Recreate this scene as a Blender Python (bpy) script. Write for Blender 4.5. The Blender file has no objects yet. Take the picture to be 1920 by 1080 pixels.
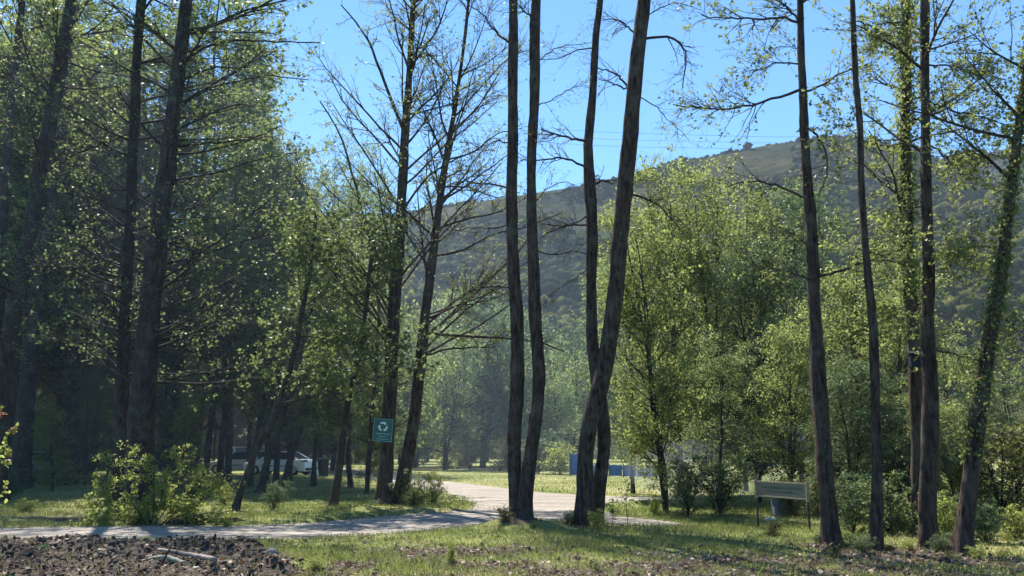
import bpy, bmesh, math, random
import numpy as np
from mathutils import Vector, Matrix
from mathutils.geometry import tessellate_polygon

C = bpy.context.scene
COL = C.collection
R = math.radians

# ------------------------------------------------------------------ camera
F_PX = 1663.0
PITCH = math.atan(305 / F_PX)
CAM_H = 1.5
cam = bpy.data.objects.new('camera', bpy.data.cameras.new('camera'))
COL.objects.link(cam)
cam.location = (0, 0, CAM_H)
cam.rotation_euler = (math.pi / 2 + PITCH, 0, 0)
cam.data.sensor_width = 36
cam.data.lens = 36 * F_PX / 1920
cam.data.clip_start = 0.1
cam.data.clip_end = 6000
C.camera = cam

# ------------------------------------------------------------------ world, sun, exposure
SUN_AZ = R(-24)      # left of straight ahead (+Y)
SUN_EL = R(54)
w = bpy.data.worlds.new('World'); C.world = w; w.use_nodes = True
nt = w.node_tree
sky = nt.nodes.new('ShaderNodeTexSky'); sky.sky_type = 'NISHITA'; sky.sun_disc = False
sky.sun_elevation = SUN_EL; sky.sun_rotation = SUN_AZ
sky.altitude = 600; sky.air_density = 0.8; sky.dust_density = 0.0; sky.ozone_density = 2.5
tint = nt.nodes.new('ShaderNodeMix'); tint.data_type = 'RGBA'; tint.blend_type = 'MULTIPLY'; tint.inputs[0].default_value = 1; tint.inputs[7].default_value = (.60, .98, 1.14, 1)
nt.links.new(sky.outputs[0], tint.inputs[6]); nt.links.new(tint.outputs[2], nt.nodes['Background'].inputs[0])
nt.nodes['Background'].inputs[1].default_value = 0.09
sl = bpy.data.lights.new('sun', 'SUN'); sl.energy = 5.0; sl.angle = R(0.55); sl.color = (1.0, 0.94, 0.84)
so = bpy.data.objects.new('sun', sl); COL.objects.link(so)
sd = Vector((math.sin(SUN_AZ) * math.cos(SUN_EL), math.cos(SUN_AZ) * math.cos(SUN_EL), math.sin(SUN_EL)))
so.rotation_euler = (-sd).to_track_quat('-Z', 'Y').to_euler()
so.location = (-20, 30, 40)
C.view_settings.view_transform = 'Standard'
C.view_settings.look = 'None'
C.view_settings.exposure = 1.4
C.view_settings.gamma = 1
cy = C.cycles
cy.max_bounces = 6; cy.diffuse_bounces = 3; cy.glossy_bounces = 2; cy.transmission_bounces = 3
cy.transparent_max_bounces = 4; cy.volume_bounces = 0
cy.use_denoising = True
cy.caustics_reflective = False; cy.caustics_refractive = False

# ------------------------------------------------------------------ camera-ray helpers (measuring only)
CP, SP = math.cos(PITCH), math.sin(PITCH)
def ray(px, py):
    x = (px - 960) / F_PX; y = (540 - py) / F_PX
    return np.array([x, CP - y * SP, SP + y * CP])
def wp(px, py, Y):
    d = ray(px, py); return d * (Y / d[1]) + np.array([0, 0, CAM_H])
def gp(px, py, z=0.0):
    d = ray(px, py); return d * ((z - CAM_H) / d[2]) + np.array([0, 0, CAM_H])
def mpp(px, py, Y):                       # metres per photo pixel at that point
    return Y / ray(px, py)[1] / F_PX

# ------------------------------------------------------------------ object helpers
def tag(o, label=None, cat=None, group=None, kind=None):
    if label: o['label'] = label
    if cat: o['category'] = cat
    if group: o['group'] = group
    if kind: o['kind'] = kind
    return o
def empty(name, loc=(0, 0, 0), rz=0.0):
    o = bpy.data.objects.new(name, None); COL.objects.link(o)
    o.location = loc; o.rotation_euler = (0, 0, rz); o.empty_display_size = .2
    return o
def np_mesh(name, V, Q, mat, parent=None, smooth=False, loc=None, Fn=4):
    V = np.asarray(V, dtype=np.float32); Q = np.asarray(Q, dtype=np.int32)
    if loc is not None: V = V - np.asarray(loc, dtype=np.float32)
    me = bpy.data.meshes.new(name)
    me.vertices.add(len(V)); me.vertices.foreach_set('co', V.ravel())
    me.loops.add(Q.size); me.loops.foreach_set('vertex_index', Q.ravel())
    me.polygons.add(len(Q))
    me.polygons.foreach_set('loop_start', np.arange(0, Q.size, Fn, dtype=np.int32))
    if smooth: me.polygons.foreach_set('use_smooth', np.ones(len(Q), dtype=bool))
    me.update(calc_edges=True)
    if mat: me.materials.append(mat)
    o = bpy.data.objects.new(name, me); COL.objects.link(o)
    if parent is not None: o.parent = parent
    elif loc is not None: o.location = tuple(float(a) for a in loc)
    return o
def bm_obj(name, bm, mat, parent=None, smooth=False, loc=None):
    bmesh.ops.recalc_face_normals(bm, faces=bm.faces)
    me = bpy.data.meshes.new(name); bm.to_mesh(me); bm.free()
    if smooth:
        for p in me.polygons: p.use_smooth = True
    if mat: me.materials.append(mat)
    o = bpy.data.objects.new(name, me); COL.objects.link(o)
    if parent is not None: o.parent = parent
    if loc is not None: o.location = loc
    return o
def copy_tree(root):
    c = root.copy(); COL.objects.link(c)
    for ch in root.children:
        d = ch.copy(); COL.objects.link(d); d.parent = c
        for g in ch.children:
            e = g.copy(); COL.objects.link(e); e.parent = d
    return c
def add_box(bm, c, s, rot=None, bev=0.0):
    r = bmesh.ops.create_cube(bm, size=1)
    vs = r['verts']
    for v in vs:
        v.co = Vector((v.co.x * s[0], v.co.y * s[1], v.co.z * s[2]))
    if bev > 0:
        es = list({e for v in vs for e in v.link_edges})
        g = bmesh.ops.bevel(bm, geom=es, offset=bev, segments=2, affect='EDGES')
        vs = list({v for f in g['faces'] for v in f.verts} | {v for v in vs if v.is_valid})
    m = Matrix.Translation(c) @ (rot.to_4x4() if rot is not None else Matrix.Identity(4))
    bmesh.ops.transform(bm, matrix=m, verts=vs)
def add_cyl(bm, p0, p1, r0, r1=None, n=12, caps=True):
    r1 = r0 if r1 is None else r1
    p0 = Vector(p0); p1 = Vector(p1); d = p1 - p0
    r = bmesh.ops.create_cone(bm, cap_ends=caps, segments=n, radius1=r0, radius2=r1, depth=d.length)
    m = Matrix.Translation((p0 + p1) / 2) @ d.to_track_quat('Z', 'Y').to_matrix().to_4x4()
    bmesh.ops.transform(bm, matrix=m, verts=r['verts'])
def add_lump(bm, c, s, rng, sub=2, rough=.25, rz=0):
    r = bmesh.ops.create_icosphere(bm, subdivisions=sub, radius=1)
    ph = [rng.uniform(0, 6) for _ in range(6)]
    M_ = Matrix.Rotation(rz, 3, 'Z')
    for v in r['verts']:
        n = 1 + rough * (math.sin(v.co.x * 3.1 + ph[0]) * math.sin(v.co.y * 2.7 + ph[1]) + .6 * math.sin(v.co.z * 5 + ph[2] + v.co.x * 4) + .35 * rng.uniform(-1, 1))
        q = Vector((v.co.x * s[0] * n, v.co.y * s[1] * n, v.co.z * s[2] * n))
        v.co = Vector(c) + M_ @ q

# ------------------------------------------------------------------ numpy noise
_rt = np.random.RandomState(7).rand(256, 256)
def vnoise(x, y):
    xi = np.floor(x).astype(int); yi = np.floor(y).astype(int)
    fx = x - xi; fy = y - yi
    fx = fx * fx * (3 - 2 * fx); fy = fy * fy * (3 - 2 * fy)
    a = _rt[xi % 256, yi % 256]; b = _rt[(xi + 1) % 256, yi % 256]
    c = _rt[xi % 256, (yi + 1) % 256]; d = _rt[(xi + 1) % 256, (yi + 1) % 256]
    return (a * (1 - fx) + b * fx) * (1 - fy) + (c * (1 - fx) + d * fx) * fy
def fbm(x, y, o=4):
    s = 0; a = .5
    for i in range(o):
        s = s + a * (vnoise(x * 2 ** i + 17.3 * i, y * 2 ** i + 5.1 * i) - .5); a *= .5
    return s
def sstep(a, b, x):
    t = np.clip((x - a) / (b - a), 0, 1); return t * t * (3 - 2 * t)

# ------------------------------------------------------------------ materials
def new_mat(name):
    m = bpy.data.materials.new(name); m.use_nodes = True
    return m, m.node_tree, m.node_tree.nodes['Principled BSDF'], m.node_tree.nodes['Material Output']
def ramp(nt, stops):
    n = nt.nodes.new('ShaderNodeValToRGB')
    cr = n.color_ramp
    while len(cr.elements) < len(stops): cr.elements.new(.5)
    for e, (p, c) in zip(cr.elements, stops):
        e.position = p; e.color = (*c, 1)
    return n
def noise(nt, scale, detail=4, vec=None, rough=.55, stretch=None):
    n = nt.nodes.new('ShaderNodeTexNoise'); n.inputs['Scale'].default_value = scale
    n.inputs['Detail'].default_value = detail; n.inputs['Roughness'].default_value = rough
    tc = nt.nodes.new('ShaderNodeTexCoord')
    src = tc.outputs[vec or 'Object']
    if stretch:
        mp = nt.nodes.new('ShaderNodeMapping'); mp.inputs['Scale'].default_value = stretch
        nt.links.new(src, mp.inputs[0]); src = mp.outputs[0]
    nt.links.new(src, n.inputs['Vector'])
    return n
def simple(name, col, rough=.6, var=.18, scale=6, metal=0, bump=0, stretch=None):
    m, nt, b, out = new_mat(name)
    n = noise(nt, scale, 5, stretch=stretch)
    lo = tuple(c * (1 - var) for c in col); hi = tuple(min(1, c * (1 + var)) for c in col)
    r = ramp(nt, [(.3, lo), (.7, hi)])
    nt.links.new(n.outputs[0], r.inputs[0]); nt.links.new(r.outputs[0], b.inputs['Base Color'])
    b.inputs['Roughness'].default_value = rough; b.inputs['Metallic'].default_value = metal; b.inputs['Specular IOR Level'].default_value = .5 if rough < .55 else .12
    if bump:
        bp = nt.nodes.new('ShaderNodeBump'); bp.inputs['Strength'].default_value = bump; bp.inputs['Distance'].default_value = .02
        nt.links.new(n.outputs[0], bp.inputs['Height']); nt.links.new(bp.outputs[0], b.inputs['Normal'])
    return m
def leaf_mat(name, dark, mid, light, trans=(.16, .26, .04), tmix=.45, gloss=.5):
    k_ = 1.0 if 'hill' in name or 'dead' in name or 'tips' in name else 1.35
    dark, mid, light, trans = (tuple(c * k_ for c in q) for q in (dark, mid, light, trans))
    m, nt, b, out = new_mat(name)
    geo = nt.nodes.new('ShaderNodeNewGeometry'); oi = nt.nodes.new('ShaderNodeObjectInfo')
    nz = noise(nt, 1.1, 2)
    a1 = nt.nodes.new('ShaderNodeMath'); a1.operation = 'MULTIPLY_ADD'
    nt.links.new(geo.outputs['Random Per Island'], a1.inputs[0]); a1.inputs[1].default_value = .55
    nt.links.new(nz.outputs[0], a1.inputs[2])
    a2 = nt.nodes.new('ShaderNodeMath'); a2.operation = 'MULTIPLY_ADD'
    nt.links.new(oi.outputs['Random'], a2.inputs[0]); a2.inputs[1].default_value = .3; nt.links.new(a1.outputs[0], a2.inputs[2])
    r = ramp(nt, [(.45, dark), (.85, mid), (1.15 if False else .99, light)])
    a3 = nt.nodes.new('ShaderNodeMath'); a3.operation = 'MULTIPLY'; a3.inputs[1].default_value = .78
    nt.links.new(a2.outputs[0], a3.inputs[0]); nt.links.new(a3.outputs[0], r.inputs[0])
    nt.links.new(r.outputs[0], b.inputs['Base Color'])
    b.inputs['Roughness'].default_value = gloss; b.inputs['Specular IOR Level'].default_value = .2
    tr = nt.nodes.new('ShaderNodeBsdfTranslucent')
    mx = nt.nodes.new('ShaderNodeMix'); mx.data_type = 'RGBA'; mx.blend_type = 'MULTIPLY'; mx.inputs[0].default_value = 1
    g = nt.nodes.new('ShaderNodeMix'); g.data_type = 'RGBA'; g.blend_type = 'MIX'; g.inputs[0].default_value = .6
    nt.links.new(r.outputs[0], g.inputs[6]); g.inputs[7].default_value = (*trans, 1)
    nt.links.new(g.outputs[2], tr.inputs[0])
    ms = nt.nodes.new('ShaderNodeMixShader'); ms.inputs[0].default_value = tmix
    nt.links.new(b.outputs[0], ms.inputs[1]); nt.links.new(tr.outputs[0], ms.inputs[2])
    nt.links.new(ms.outputs[0], out.inputs['Surface'])
    return m
def bark_mat(name, lo, hi, lichen=(.16, .17, .12), sc=1.0):
    m, nt, b, out = new_mat(name)
    n1 = noise(nt, 16 * sc, 7, stretch=(1, 1, .2), rough=.72)
    n2 = noise(nt, 2.6, 6, rough=.7)
    r = ramp(nt, [(.38, lo), (.60, hi)])
    nt.links.new(n1.outputs[0], r.inputs[0])
    r2 = ramp(nt, [(.48, (0, 0, 0)), (.66, (1, 1, 1))]); nt.links.new(n2.outputs[0], r2.inputs[0])
    mx = nt.nodes.new('ShaderNodeMix'); mx.data_type = 'RGBA'
    sc_ = nt.nodes.new('ShaderNodeMath'); sc_.operation = 'MULTIPLY'; sc_.inputs[1].default_value = .35
    nt.links.new(r2.outputs[0], sc_.inputs[0]); nt.links.new(sc_.outputs[0], mx.inputs[0])
    nt.links.new(r.outputs[0], mx.inputs[6]); mx.inputs[7].default_value = (*lichen, 1)
    nt.links.new(mx.outputs[2], b.inputs['Base Color'])
    b.inputs['Roughness'].default_value = .9; b.inputs['Specular IOR Level'].default_value = .15
    bp = nt.nodes.new('ShaderNodeBump'); bp.inputs['Strength'].default_value = 1; bp.inputs['Distance'].default_value = .06
    nt.links.new(n1.outputs[0], bp.inputs['Height']); nt.links.new(bp.outputs[0], b.inputs['Normal'])
    return m

M_BARK = bark_mat('alder_bark', (.012, .009, .008), (.095, .063, .050))
M_BARKD = bark_mat('forest_bark', (.02, .016, .015), (.06, .048, .042))
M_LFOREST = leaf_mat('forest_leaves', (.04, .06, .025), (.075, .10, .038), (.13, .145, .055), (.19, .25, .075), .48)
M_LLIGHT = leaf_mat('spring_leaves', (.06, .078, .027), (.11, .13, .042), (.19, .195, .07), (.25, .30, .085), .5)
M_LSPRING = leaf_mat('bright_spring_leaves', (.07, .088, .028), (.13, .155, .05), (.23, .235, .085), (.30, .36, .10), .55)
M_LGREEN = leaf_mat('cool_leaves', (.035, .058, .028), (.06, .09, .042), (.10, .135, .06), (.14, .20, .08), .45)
M_LWILLOW = leaf_mat('willow_leaves', (.07, .10, .04), (.12, .155, .06), (.20, .22, .10), (.25, .33, .11), .5)
M_LSHRUB = leaf_mat('shrub_leaves', (.085, .11, .03), (.17, .19, .05), (.28, .29, .10), (.36, .41, .10), .55)
M_LOLIVE = leaf_mat('olive_leaves', (.05, .06, .02), (.09, .09, .03), (.14, .13, .05), (.18, .18, .05), .4)
M_BUD = leaf_mat('bud_leaves', (.05, .06, .03), (.09, .11, .05), (.15, .16, .07), (.2, .24, .08), .4)

# ------------------------------------------------------------------ tree geometry (vectorised)
def norm(a): return a / np.maximum(np.linalg.norm(a, axis=-1, keepdims=True), 1e-9)
def tubes(P, Rad, sides, rng=None, rough=0.0):
    """P (B,n,3), Rad (B,n) -> V, Q"""
    B, n, _ = P.shape
    T = norm(np.gradient(P, axis=1))
    ref = np.tile(np.array([1., .13, .07]), (B, 1))
    par = np.abs((T[:, 0] * ref).sum(-1)) > .9
    ref[par] = (0, 0, 1.)
    U = np.zeros_like(P)
    u = ref
    for i in range(n):
        u = norm(u - (u * T[:, i]).sum(-1, keepdims=True) * T[:, i]); U[:, i] = u
    W = np.cross(T, U)
    a = np.arange(sides) / sides * 2 * np.pi
    rr = Rad[:, :, None] * np.ones(sides)
    if rough and rng is not None:
        rr = rr * (1 + rough * rng.randn(B, n, sides))
    V = P[:, :, None] + rr[..., None] * (np.cos(a)[:, None] * U[:, :, None] + np.sin(a)[:, None] * W[:, :, None])
    V = V.reshape(-1, 3)
    b = np.arange(B)[:, None, None] * n * sides; i = np.arange(n - 1)[None, :, None] * sides; j = np.arange(sides)[None, None, :]
    j2 = (j + 1) % sides
    Q = np.stack([b + i + j, b + i + j2, b + i + sides + j2, b + i + sides + j], -1).reshape(-1, 4)
    return V, Q
def children(P, Rad, rng, k, t0, t1, ang, length, n=6, up=.0, wig=.12, rf=.55, prof=None, rmin=.002, flat=0.0, rcap=9.):
    """k children per parent. up: vertical pull per step; flat: pull to horizontal"""
    B, m, _ = P.shape
    idx = np.repeat(np.arange(B), k)
    t = rng.uniform(t0, t1, len(idx))
    f = t * (m - 1); i0 = np.minimum(f.astype(int), m - 2); fr = (f - i0)[:, None]
    p = P[idx, i0] * (1 - fr) + P[idx, i0 + 1] * fr
    r = Rad[idx, i0] * (1 - fr[:, 0]) + Rad[idx, i0 + 1] * fr[:, 0]
    T = norm(P[idx, i0 + 1] - P[idx, i0])
    rd = rng.randn(len(idx), 3); rd[:, 2] *= (1 - flat)
    perp = norm(rd - (rd * T).sum(-1, keepdims=True) * T)
    a = np.radians(ang + rng.randn(len(idx)) * 9)[:, None]
    d = norm(T * np.cos(a) + perp * np.sin(a))
    L = length * rng.uniform(.6, 1.15, len(idx))
    if prof is not None: L = L * prof((t - t0) / (t1 - t0))
    out = np.zeros((len(idx), n, 3)); out[:, 0] = p
    step = (L / (n - 1))[:, None]
    for s in range(1, n):
        d = norm(d + rng.randn(len(idx), 3) * wig + np.array([0, 0, up]))
        out[:, s] = out[:, s - 1] + d * step
    r0 = np.minimum(np.minimum(r * rf, L * .02), rcap)
    rad = np.maximum(r0[:, None] * np.linspace(1, .3, n)[None], rmin)
    return out, rad
def leaf_pts(P, rng, per, t0=.2, jit=.05):
    B, m, _ = P.shape
    idx = np.repeat(np.arange(B), per)
    f = rng.uniform(t0, 1, len(idx)) * (m - 1) * .999; i0 = f.astype(int); fr = (f - i0)[:, None]
    return P[idx, i0] * (1 - fr) + P[idx, i0 + 1] * fr + rng.randn(len(idx), 3) * jit
def leaves(Cn, rng, size, flat=.6, aspect=.62, sizevar=.35):
    N = len(Cn)
    nrm = norm(rng.randn(N, 3) + np.array([0, 0, flat * 1.6]))
    ax = rng.randn(N, 3); ax = norm(ax - (ax * nrm).sum(-1, keepdims=True) * nrm)
    bx = np.cross(nrm, ax)
    s = (size * np.clip(1 + sizevar * rng.randn(N), .4, 2))[:, None]
    V = np.stack([Cn - ax * s * .5, Cn + bx * s * aspect * .5 - ax * s * .05 + nrm * s * .08, Cn + ax * s * .5, Cn - bx * s * aspect * .5 - ax * s * .05 + nrm * s * .08], 1)
    return V.reshape(-1, 3), np.arange(4 * N).reshape(-1, 4)
class Acc:
    def __init__(s): s.V = []; s.Q = []; s.n = 0
    def add(s, VQ):
        V, Q = VQ
        if len(V) == 0: return
        s.V.append(V); s.Q.append(Q + s.n); s.n += len(V)
    def get(s): return np.concatenate(s.V), np.concatenate(s.Q)
def resample(pts, rad, n, smooth=2):
    pts = np.asarray(pts, float); rad = np.asarray(rad, float)
    s = np.concatenate([[0], np.cumsum(np.linalg.norm(np.diff(pts, axis=0), axis=1))])
    t = np.linspace(0, s[-1], n)
    P = np.stack([np.interp(t, s, pts[:, i]) for i in range(3)], 1); r = np.interp(t, s, rad)
    for _ in range(smooth):
        P[1:-1] = (P[:-2] + 2 * P[1:-1] + P[2:]) / 4
    return P, r
pk = lambda t: np.clip(.35 + 1.3 * np.sqrt(np.clip(t, 0, 1)) * (1 - t) ** .6 + .25 * (1 - t), .25, 2)
cone = lambda t: .25 + .9 * (1 - t)
rnd = lambda t: .35 + .9 * np.sin(np.pi * np.clip(t * .85 + .15, 0, 1))

def proto_tree(name, seed, H, r0, spec, lmat, bmat=None, stems=1, parts=True):
    """A tree at the origin: Empty > trunk, crown"""
    rng = np.random.RandomState(seed)
    root = empty(name)
    wood = Acc(); lf = Acc()
    for s in range(stems):
        n = 14
        z = np.linspace(-.15, H * (1 - .1 * s), n)
        lean = rng.randn(2) * spec.get('lean', .025) * H * .5 + (rng.randn(2) * spec.get('spread', .05) * H if stems > 1 else 0)
        t = np.clip(z / H, 0, 1)
        P = np.stack([lean[0] * t ** 1.2 + rng.randn(n) * .006 * H, lean[1] * t ** 1.2 + rng.randn(n) * .006 * H, z], 1)
        P[:2, :2] *= .2
        rad = r0 * (1 - .88 * np.clip(t, 0, 1)) * (1 + .35 * np.exp(-np.clip(z, 0, 9) * 2.5))
        P, rad = resample(P, rad, 22, 1)
        wood.add(tubes(P[None], rad[None], 8, rng, .05))
        a = spec['l1']; P1, R1 = children(P[None], rad[None], rng, a['k'] // stems, a['t0'], a.get('t1', .99), a['ang'], a['len'], 7, a.get('up', .05), a.get('wig', .1), .5, a.get('prof', pk), .004)
        wood.add(tubes(P1, R1, 4))
        b = spec['l2']; P2, R2 = children(P1, R1, rng, b['k'], .15, 1, b['ang'], b['len'], 5, b.get('up', 0), .15, .6, None, .003, b.get('flat', .5))
        wood.add(tubes(P2, R2, 3))
        c = spec['l3']; P3, R3 = children(P2, R2, rng, c['k'], .1, 1, 45, c['len'], 4, c.get('up', 0), .2, .6, None, .002, .4)
        if c.get('draw'): wood.add(tubes(P3, R3, 3))
        g = spec['leaf']
        nb = len(P3) // c['k']; alive = np.repeat(rng.rand(nb) > .16, c['k']) & (rng.rand(len(P3)) > .1)   # bare twigs among leafy ones
        for frac, sm in ((.55, 1.0), (1.0, .68)):
            sub = P3[alive & (rng.rand(len(P3)) < frac)]
            pts = leaf_pts(sub, rng, max(1, int(g['per'] * .62)), .0, g.get('jit', .06))
            lf.add(leaves(pts, rng, g['size'] * sm * 1.1, g.get('flat', .6), g.get('aspect', .62), .45))
    V, Q = wood.get(); np_mesh('trunk', V, Q, bmat or M_BARKD, root, True)
    V, Q = lf.get(); np_mesh('crown', V, Q, lmat, root)
    root['H'] = H
    return root
PROTO_USED = set()
def place(proto, x, y, z, h, label, cat='tree', group=None, rz=None, wide=1.0, rng=random, tilt=(0, 0), name=None):
    if proto.name in PROTO_USED: o = copy_tree(proto)
    else: o = proto; PROTO_USED.add(proto.name)
    s = h / o['H']
    o.location = (x, y, z); o.scale = (s * wide, s * wide, s)
    o.rotation_euler = (tilt[0], tilt[1], rng.uniform(0, 6.28) if rz is None else rz)
    if name: o.name = name
    if 'H' in o: pass
    tag(o, label, cat, group)
    return o

# ------------------------------------------------------------------ terrain
ROAD_PX = [(-260, 984), (0, 990), (150, 988), (300, 986), (450, 986), (600, 980), (700, 969), (800, 963), (875, 957), (888, 944), (860, 930),
           (800, 921), (740, 909), (690, 897), (640, 888), (560, 879), (420, 874), (280, 873), (280, 868), (420, 868), (560, 869), (650, 877), (720, 886), (820, 901), (900, 910), (1000, 922),
           (1100, 929), (1200, 932), (1300, 934), (1300, 938), (1200, 938), (1140, 943), (1128, 952), (1150, 966), (1200, 972), (1250, 978), (1285, 983),
           (1275, 987), (1240, 986), (1200, 985), (1120, 981), (1060, 979), (1010, 980), (930, 983), (850, 993), (760, 1001), (650, 1008),
           (500, 1014), (300, 1013), (100, 1011), (0, 1011), (-260, 1013)]
road = np.array([gp(*p)[:2] for p in ROAD_PX])
def densify(poly, step):
    out = []
    for i in range(len(poly)):
        a = poly[i]; b = poly[(i + 1) % len(poly)]
        k = max(1, int(np.linalg.norm(b - a) / step))
        for j in range(k): out.append(a + (b - a) * j / k)
    return np.array(out)
road_d = densify(road, .22)
for _ in range(3): road_d = (np.roll(road_d, 1, 0) + 2 * road_d + np.roll(road_d, -1, 0)) / 4
_n1 = fbm(road_d[:, 0] * 1.6, road_d[:, 1] * 1.6, 4) * .55
_n2 = fbm(road_d[:, 0] * 1.6 + 60, road_d[:, 1] * 1.6 + 60, 4) * .55
road_d = road_d + np.stack([_n1, _n2], 1)
def in_poly(x, y, poly):
    x = np.asarray(x); y = np.asarray(y); c = np.zeros(x.shape, bool)
    j = len(poly) - 1
    for i in range(len(poly)):
        xi, yi = poly[i]; xj, yj = poly[j]
        if yi != yj:
            m = ((yi > y) != (yj > y)) & (x < (xj - xi) * (y - yi) / (yj - yi) + xi); c ^= m
        j = i
    return c
def seg_dist(x, y, poly):
    d = np.full(x.shape, 1e9)
    for i in range(len(poly)):
        a = poly[i]; b = poly[(i + 1) % len(poly)]; ab = b - a
        t = np.clip(((x - a[0]) * ab[0] + (y - a[1]) * ab[1]) / max((ab ** 2).sum(), 1e-9), 0, 1)
        d = np.minimum(d, np.hypot(x - a[0] - t * ab[0], y - a[1] - t * ab[1]))
    return d
bA = gp(975, 986)
FEET = [gp(*p)[:2] for p in ((720, 946), (750, 950), (977, 988), (1102, 990), (1562, 1026), (1641, 1040), (1737, 1034), (1722, 1010), (1802, 1046), (438, 957), (624, 943))]
def bankmask(x, y):           # ploughed bank of soil, near left
    edge = 14.2 + .25 * np.sin(x * 1.7) + fbm(x * 1.2, y * 1.2) * 1.0
    right = -3.1 + (13.8 - y) * .25 + fbm(x * .9 + 9, y * .9) * 1.6
    return sstep(0, .5, edge - y) * sstep(0, .9, right - x)
def soilmask(x, y):           # thin brown litter strip along the near edge
    k = sstep(14.7, 12.9, y + fbm(x * .8 + 3, y * .8 + 8) * 2.8) * sstep(-4.0, -2.0, x)
    far = sstep(.25, .8, 1 - np.hypot((x + 9.7) / 2.4, (y - 20.2) / 1.0)) + sstep(.2, .8, 1 - np.hypot((x + 5.6) / 1.3, (y - 17.9) / .5))
    for f in FEET: far = np.maximum(far, .95 * np.exp(-(((x - f[0]) / .55) ** 2 + ((y - f[1] + .15) / .5) ** 2)))
    return np.clip(k * (.55 + 2.2 * fbm(x * 1.5, y * 1.5)) + far, 0, 1)
def ground_h(x, y):
    x = np.asarray(x, float); y = np.asarray(y, float)
    base = fbm(x * .25, y * .25) * .22 + fbm(x * 1.3, y * 1.3) * .06
    near = sstep(60, 25, y)
    h = base * near
    b = bankmask(x, y)
    clod = np.abs(fbm(x * 4.5, y * 4.5, 5)) * .42 + fbm(x * 1.1 + 4, y * 1.1) * .22
    h = h * (1 - b) + b * (.13 + clod)
    h = h + soilmask(x, y) * np.abs(fbm(x * 7, y * 7, 3)) * .12
    h = h + .16 * np.exp(-(((x - bA[0]) / .9) ** 2 + ((y - bA[1] + .25) / .55) ** 2))
    q = gp(700, 958); h = h + .14 * np.exp(-(((x - q[0]) / 1.6) ** 2 + ((y - q[1]) / .9) ** 2))
    h = h - .25 * sstep(8.2, 6.5, y)
    return h
def road_flat(x, y, h):
    near = (y > 10) & (y < 90) & (np.abs(x) < 40)
    ins = np.zeros(x.shape, bool); d = np.full(x.shape, 9.)
    ins[near] = in_poly(x[near], y[near], road_d)
    d[near] = seg_dist(x[near], y[near], road)
    return np.where(ins, -.02, h * sstep(0, .35, d) + 0 * h), ins, d

def graded(lo, hi, a, b, fine, grow):
    xs = list(np.arange(a, b, fine)); s = fine; v = xs[-1]
    while v < hi: s *= grow; v += s; xs.append(v)
    s = fine; v = a; pre = []
    while v > lo: s *= grow; v -= s; pre.append(v)
    return np.array(pre[::-1] + xs)
gx = graded(-420, 420, -8.5, 8.5, .075, 1.05)
gy = graded(-60, 1500, 8.2, 18, .07, 1.035)
GX, GY = np.meshgrid(gx, gy)
GH = ground_h(GX, GY); GH, INS, _ = road_flat(GX, GY, GH)
def z_at(x, y):
    h = ground_h(np.array([x]), np.array([y])); h, _, _ = road_flat(np.array([x]), np.array([y]), h); return float(h[0])
def z_many(x, y):
    h = ground_h(x, y); h, ins, d = road_flat(x, y, h); return h, ins, d

# ground material
gm, nt_, b_, out_ = new_mat('grass_and_soil')
at = nt_.nodes.new('ShaderNodeAttribute'); at.attribute_name = 'soil'
n_a = noise(nt_, .9, 6); n_b = noise(nt_, 14, 6, rough=.7); n_c = noise(nt_, .16, 4)
gr = ramp(nt_, [(.32, (.07, .10, .025)), (.5, (.14, .17, .045)), (.68, (.26, .26, .09))])
mixn = nt_.nodes.new('ShaderNodeMath'); mixn.operation = 'MULTIPLY_ADD'; mixn.inputs[1].default_value = .45
nt_.links.new(n_b.outputs[0], mixn.inputs[0])
m2 = nt_.nodes.new('ShaderNodeMath'); m2.operation = 'MULTIPLY'; m2.inputs[1].default_value = .55
nt_.links.new(n_a.outputs[0], m2.inputs[0]); nt_.links.new(m2.outputs[0], mixn.inputs[2]); nt_.links.new(mixn.outputs[0], gr.inputs[0])
dry = nt_.nodes.new('ShaderNodeMix'); dry.data_type = 'RGBA'
rc = ramp(nt_, [(.42, (0, 0, 0)), (.62, (.75, .75, .75))]); nt_.links.new(n_c.outputs[0], rc.inputs[0])
nt_.links.new(rc.outputs[0], dry.inputs[0]); nt_.links.new(gr.outputs[0], dry.inputs[6]); dry.inputs[7].default_value = (.30, .27, .13, 1)
sr = ramp(nt_, [(.3, (.035, .025, .019)), (.55, (.09, .072, .058)), (.75, (.19, .16, .13))]); nt_.links.new(n_b.outputs[0], sr.inputs[0])
mk = nt_.nodes.new('ShaderNodeMath'); mk.operation = 'ADD'; nt_.links.new(at.outputs['Fac'], mk.inputs[0])
n_bs = nt_.nodes.new('ShaderNodeMath'); n_bs.operation = 'MULTIPLY_ADD'; n_bs.inputs[1].default_value = 1.2; n_bs.inputs[2].default_value = -.6
nt_.links.new(n_b.outputs[0], n_bs.inputs[0]); nt_.links.new(n_bs.outputs[0], mk.inputs[1])
rm = ramp(nt_, [(.38, (0, 0, 0)), (.55, (1, 1, 1))]); nt_.links.new(mk.outputs[0], rm.inputs[0])
fin = nt_.nodes.new('ShaderNodeMix'); fin.data_type = 'RGBA'
nt_.links.new(rm.outputs[0], fin.inputs[0]); nt_.links.new(dry.outputs[2], fin.inputs[6]); nt_.links.new(sr.outputs[0], fin.inputs[7])
nt_.links.new(fin.outputs[2], b_.inputs['Base Color']); b_.inputs['Roughness'].default_value = .95; b_.inputs['Specular IOR Level'].default_value = .1
bp = nt_.nodes.new('ShaderNodeBump'); bp.inputs['Strength'].default_value = .8; bp.inputs['Distance'].default_value = .05
nt_.links.new(n_b.outputs[0], bp.inputs['Height']); nt_.links.new(bp.outputs[0], b_.inputs['Normal'])

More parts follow.
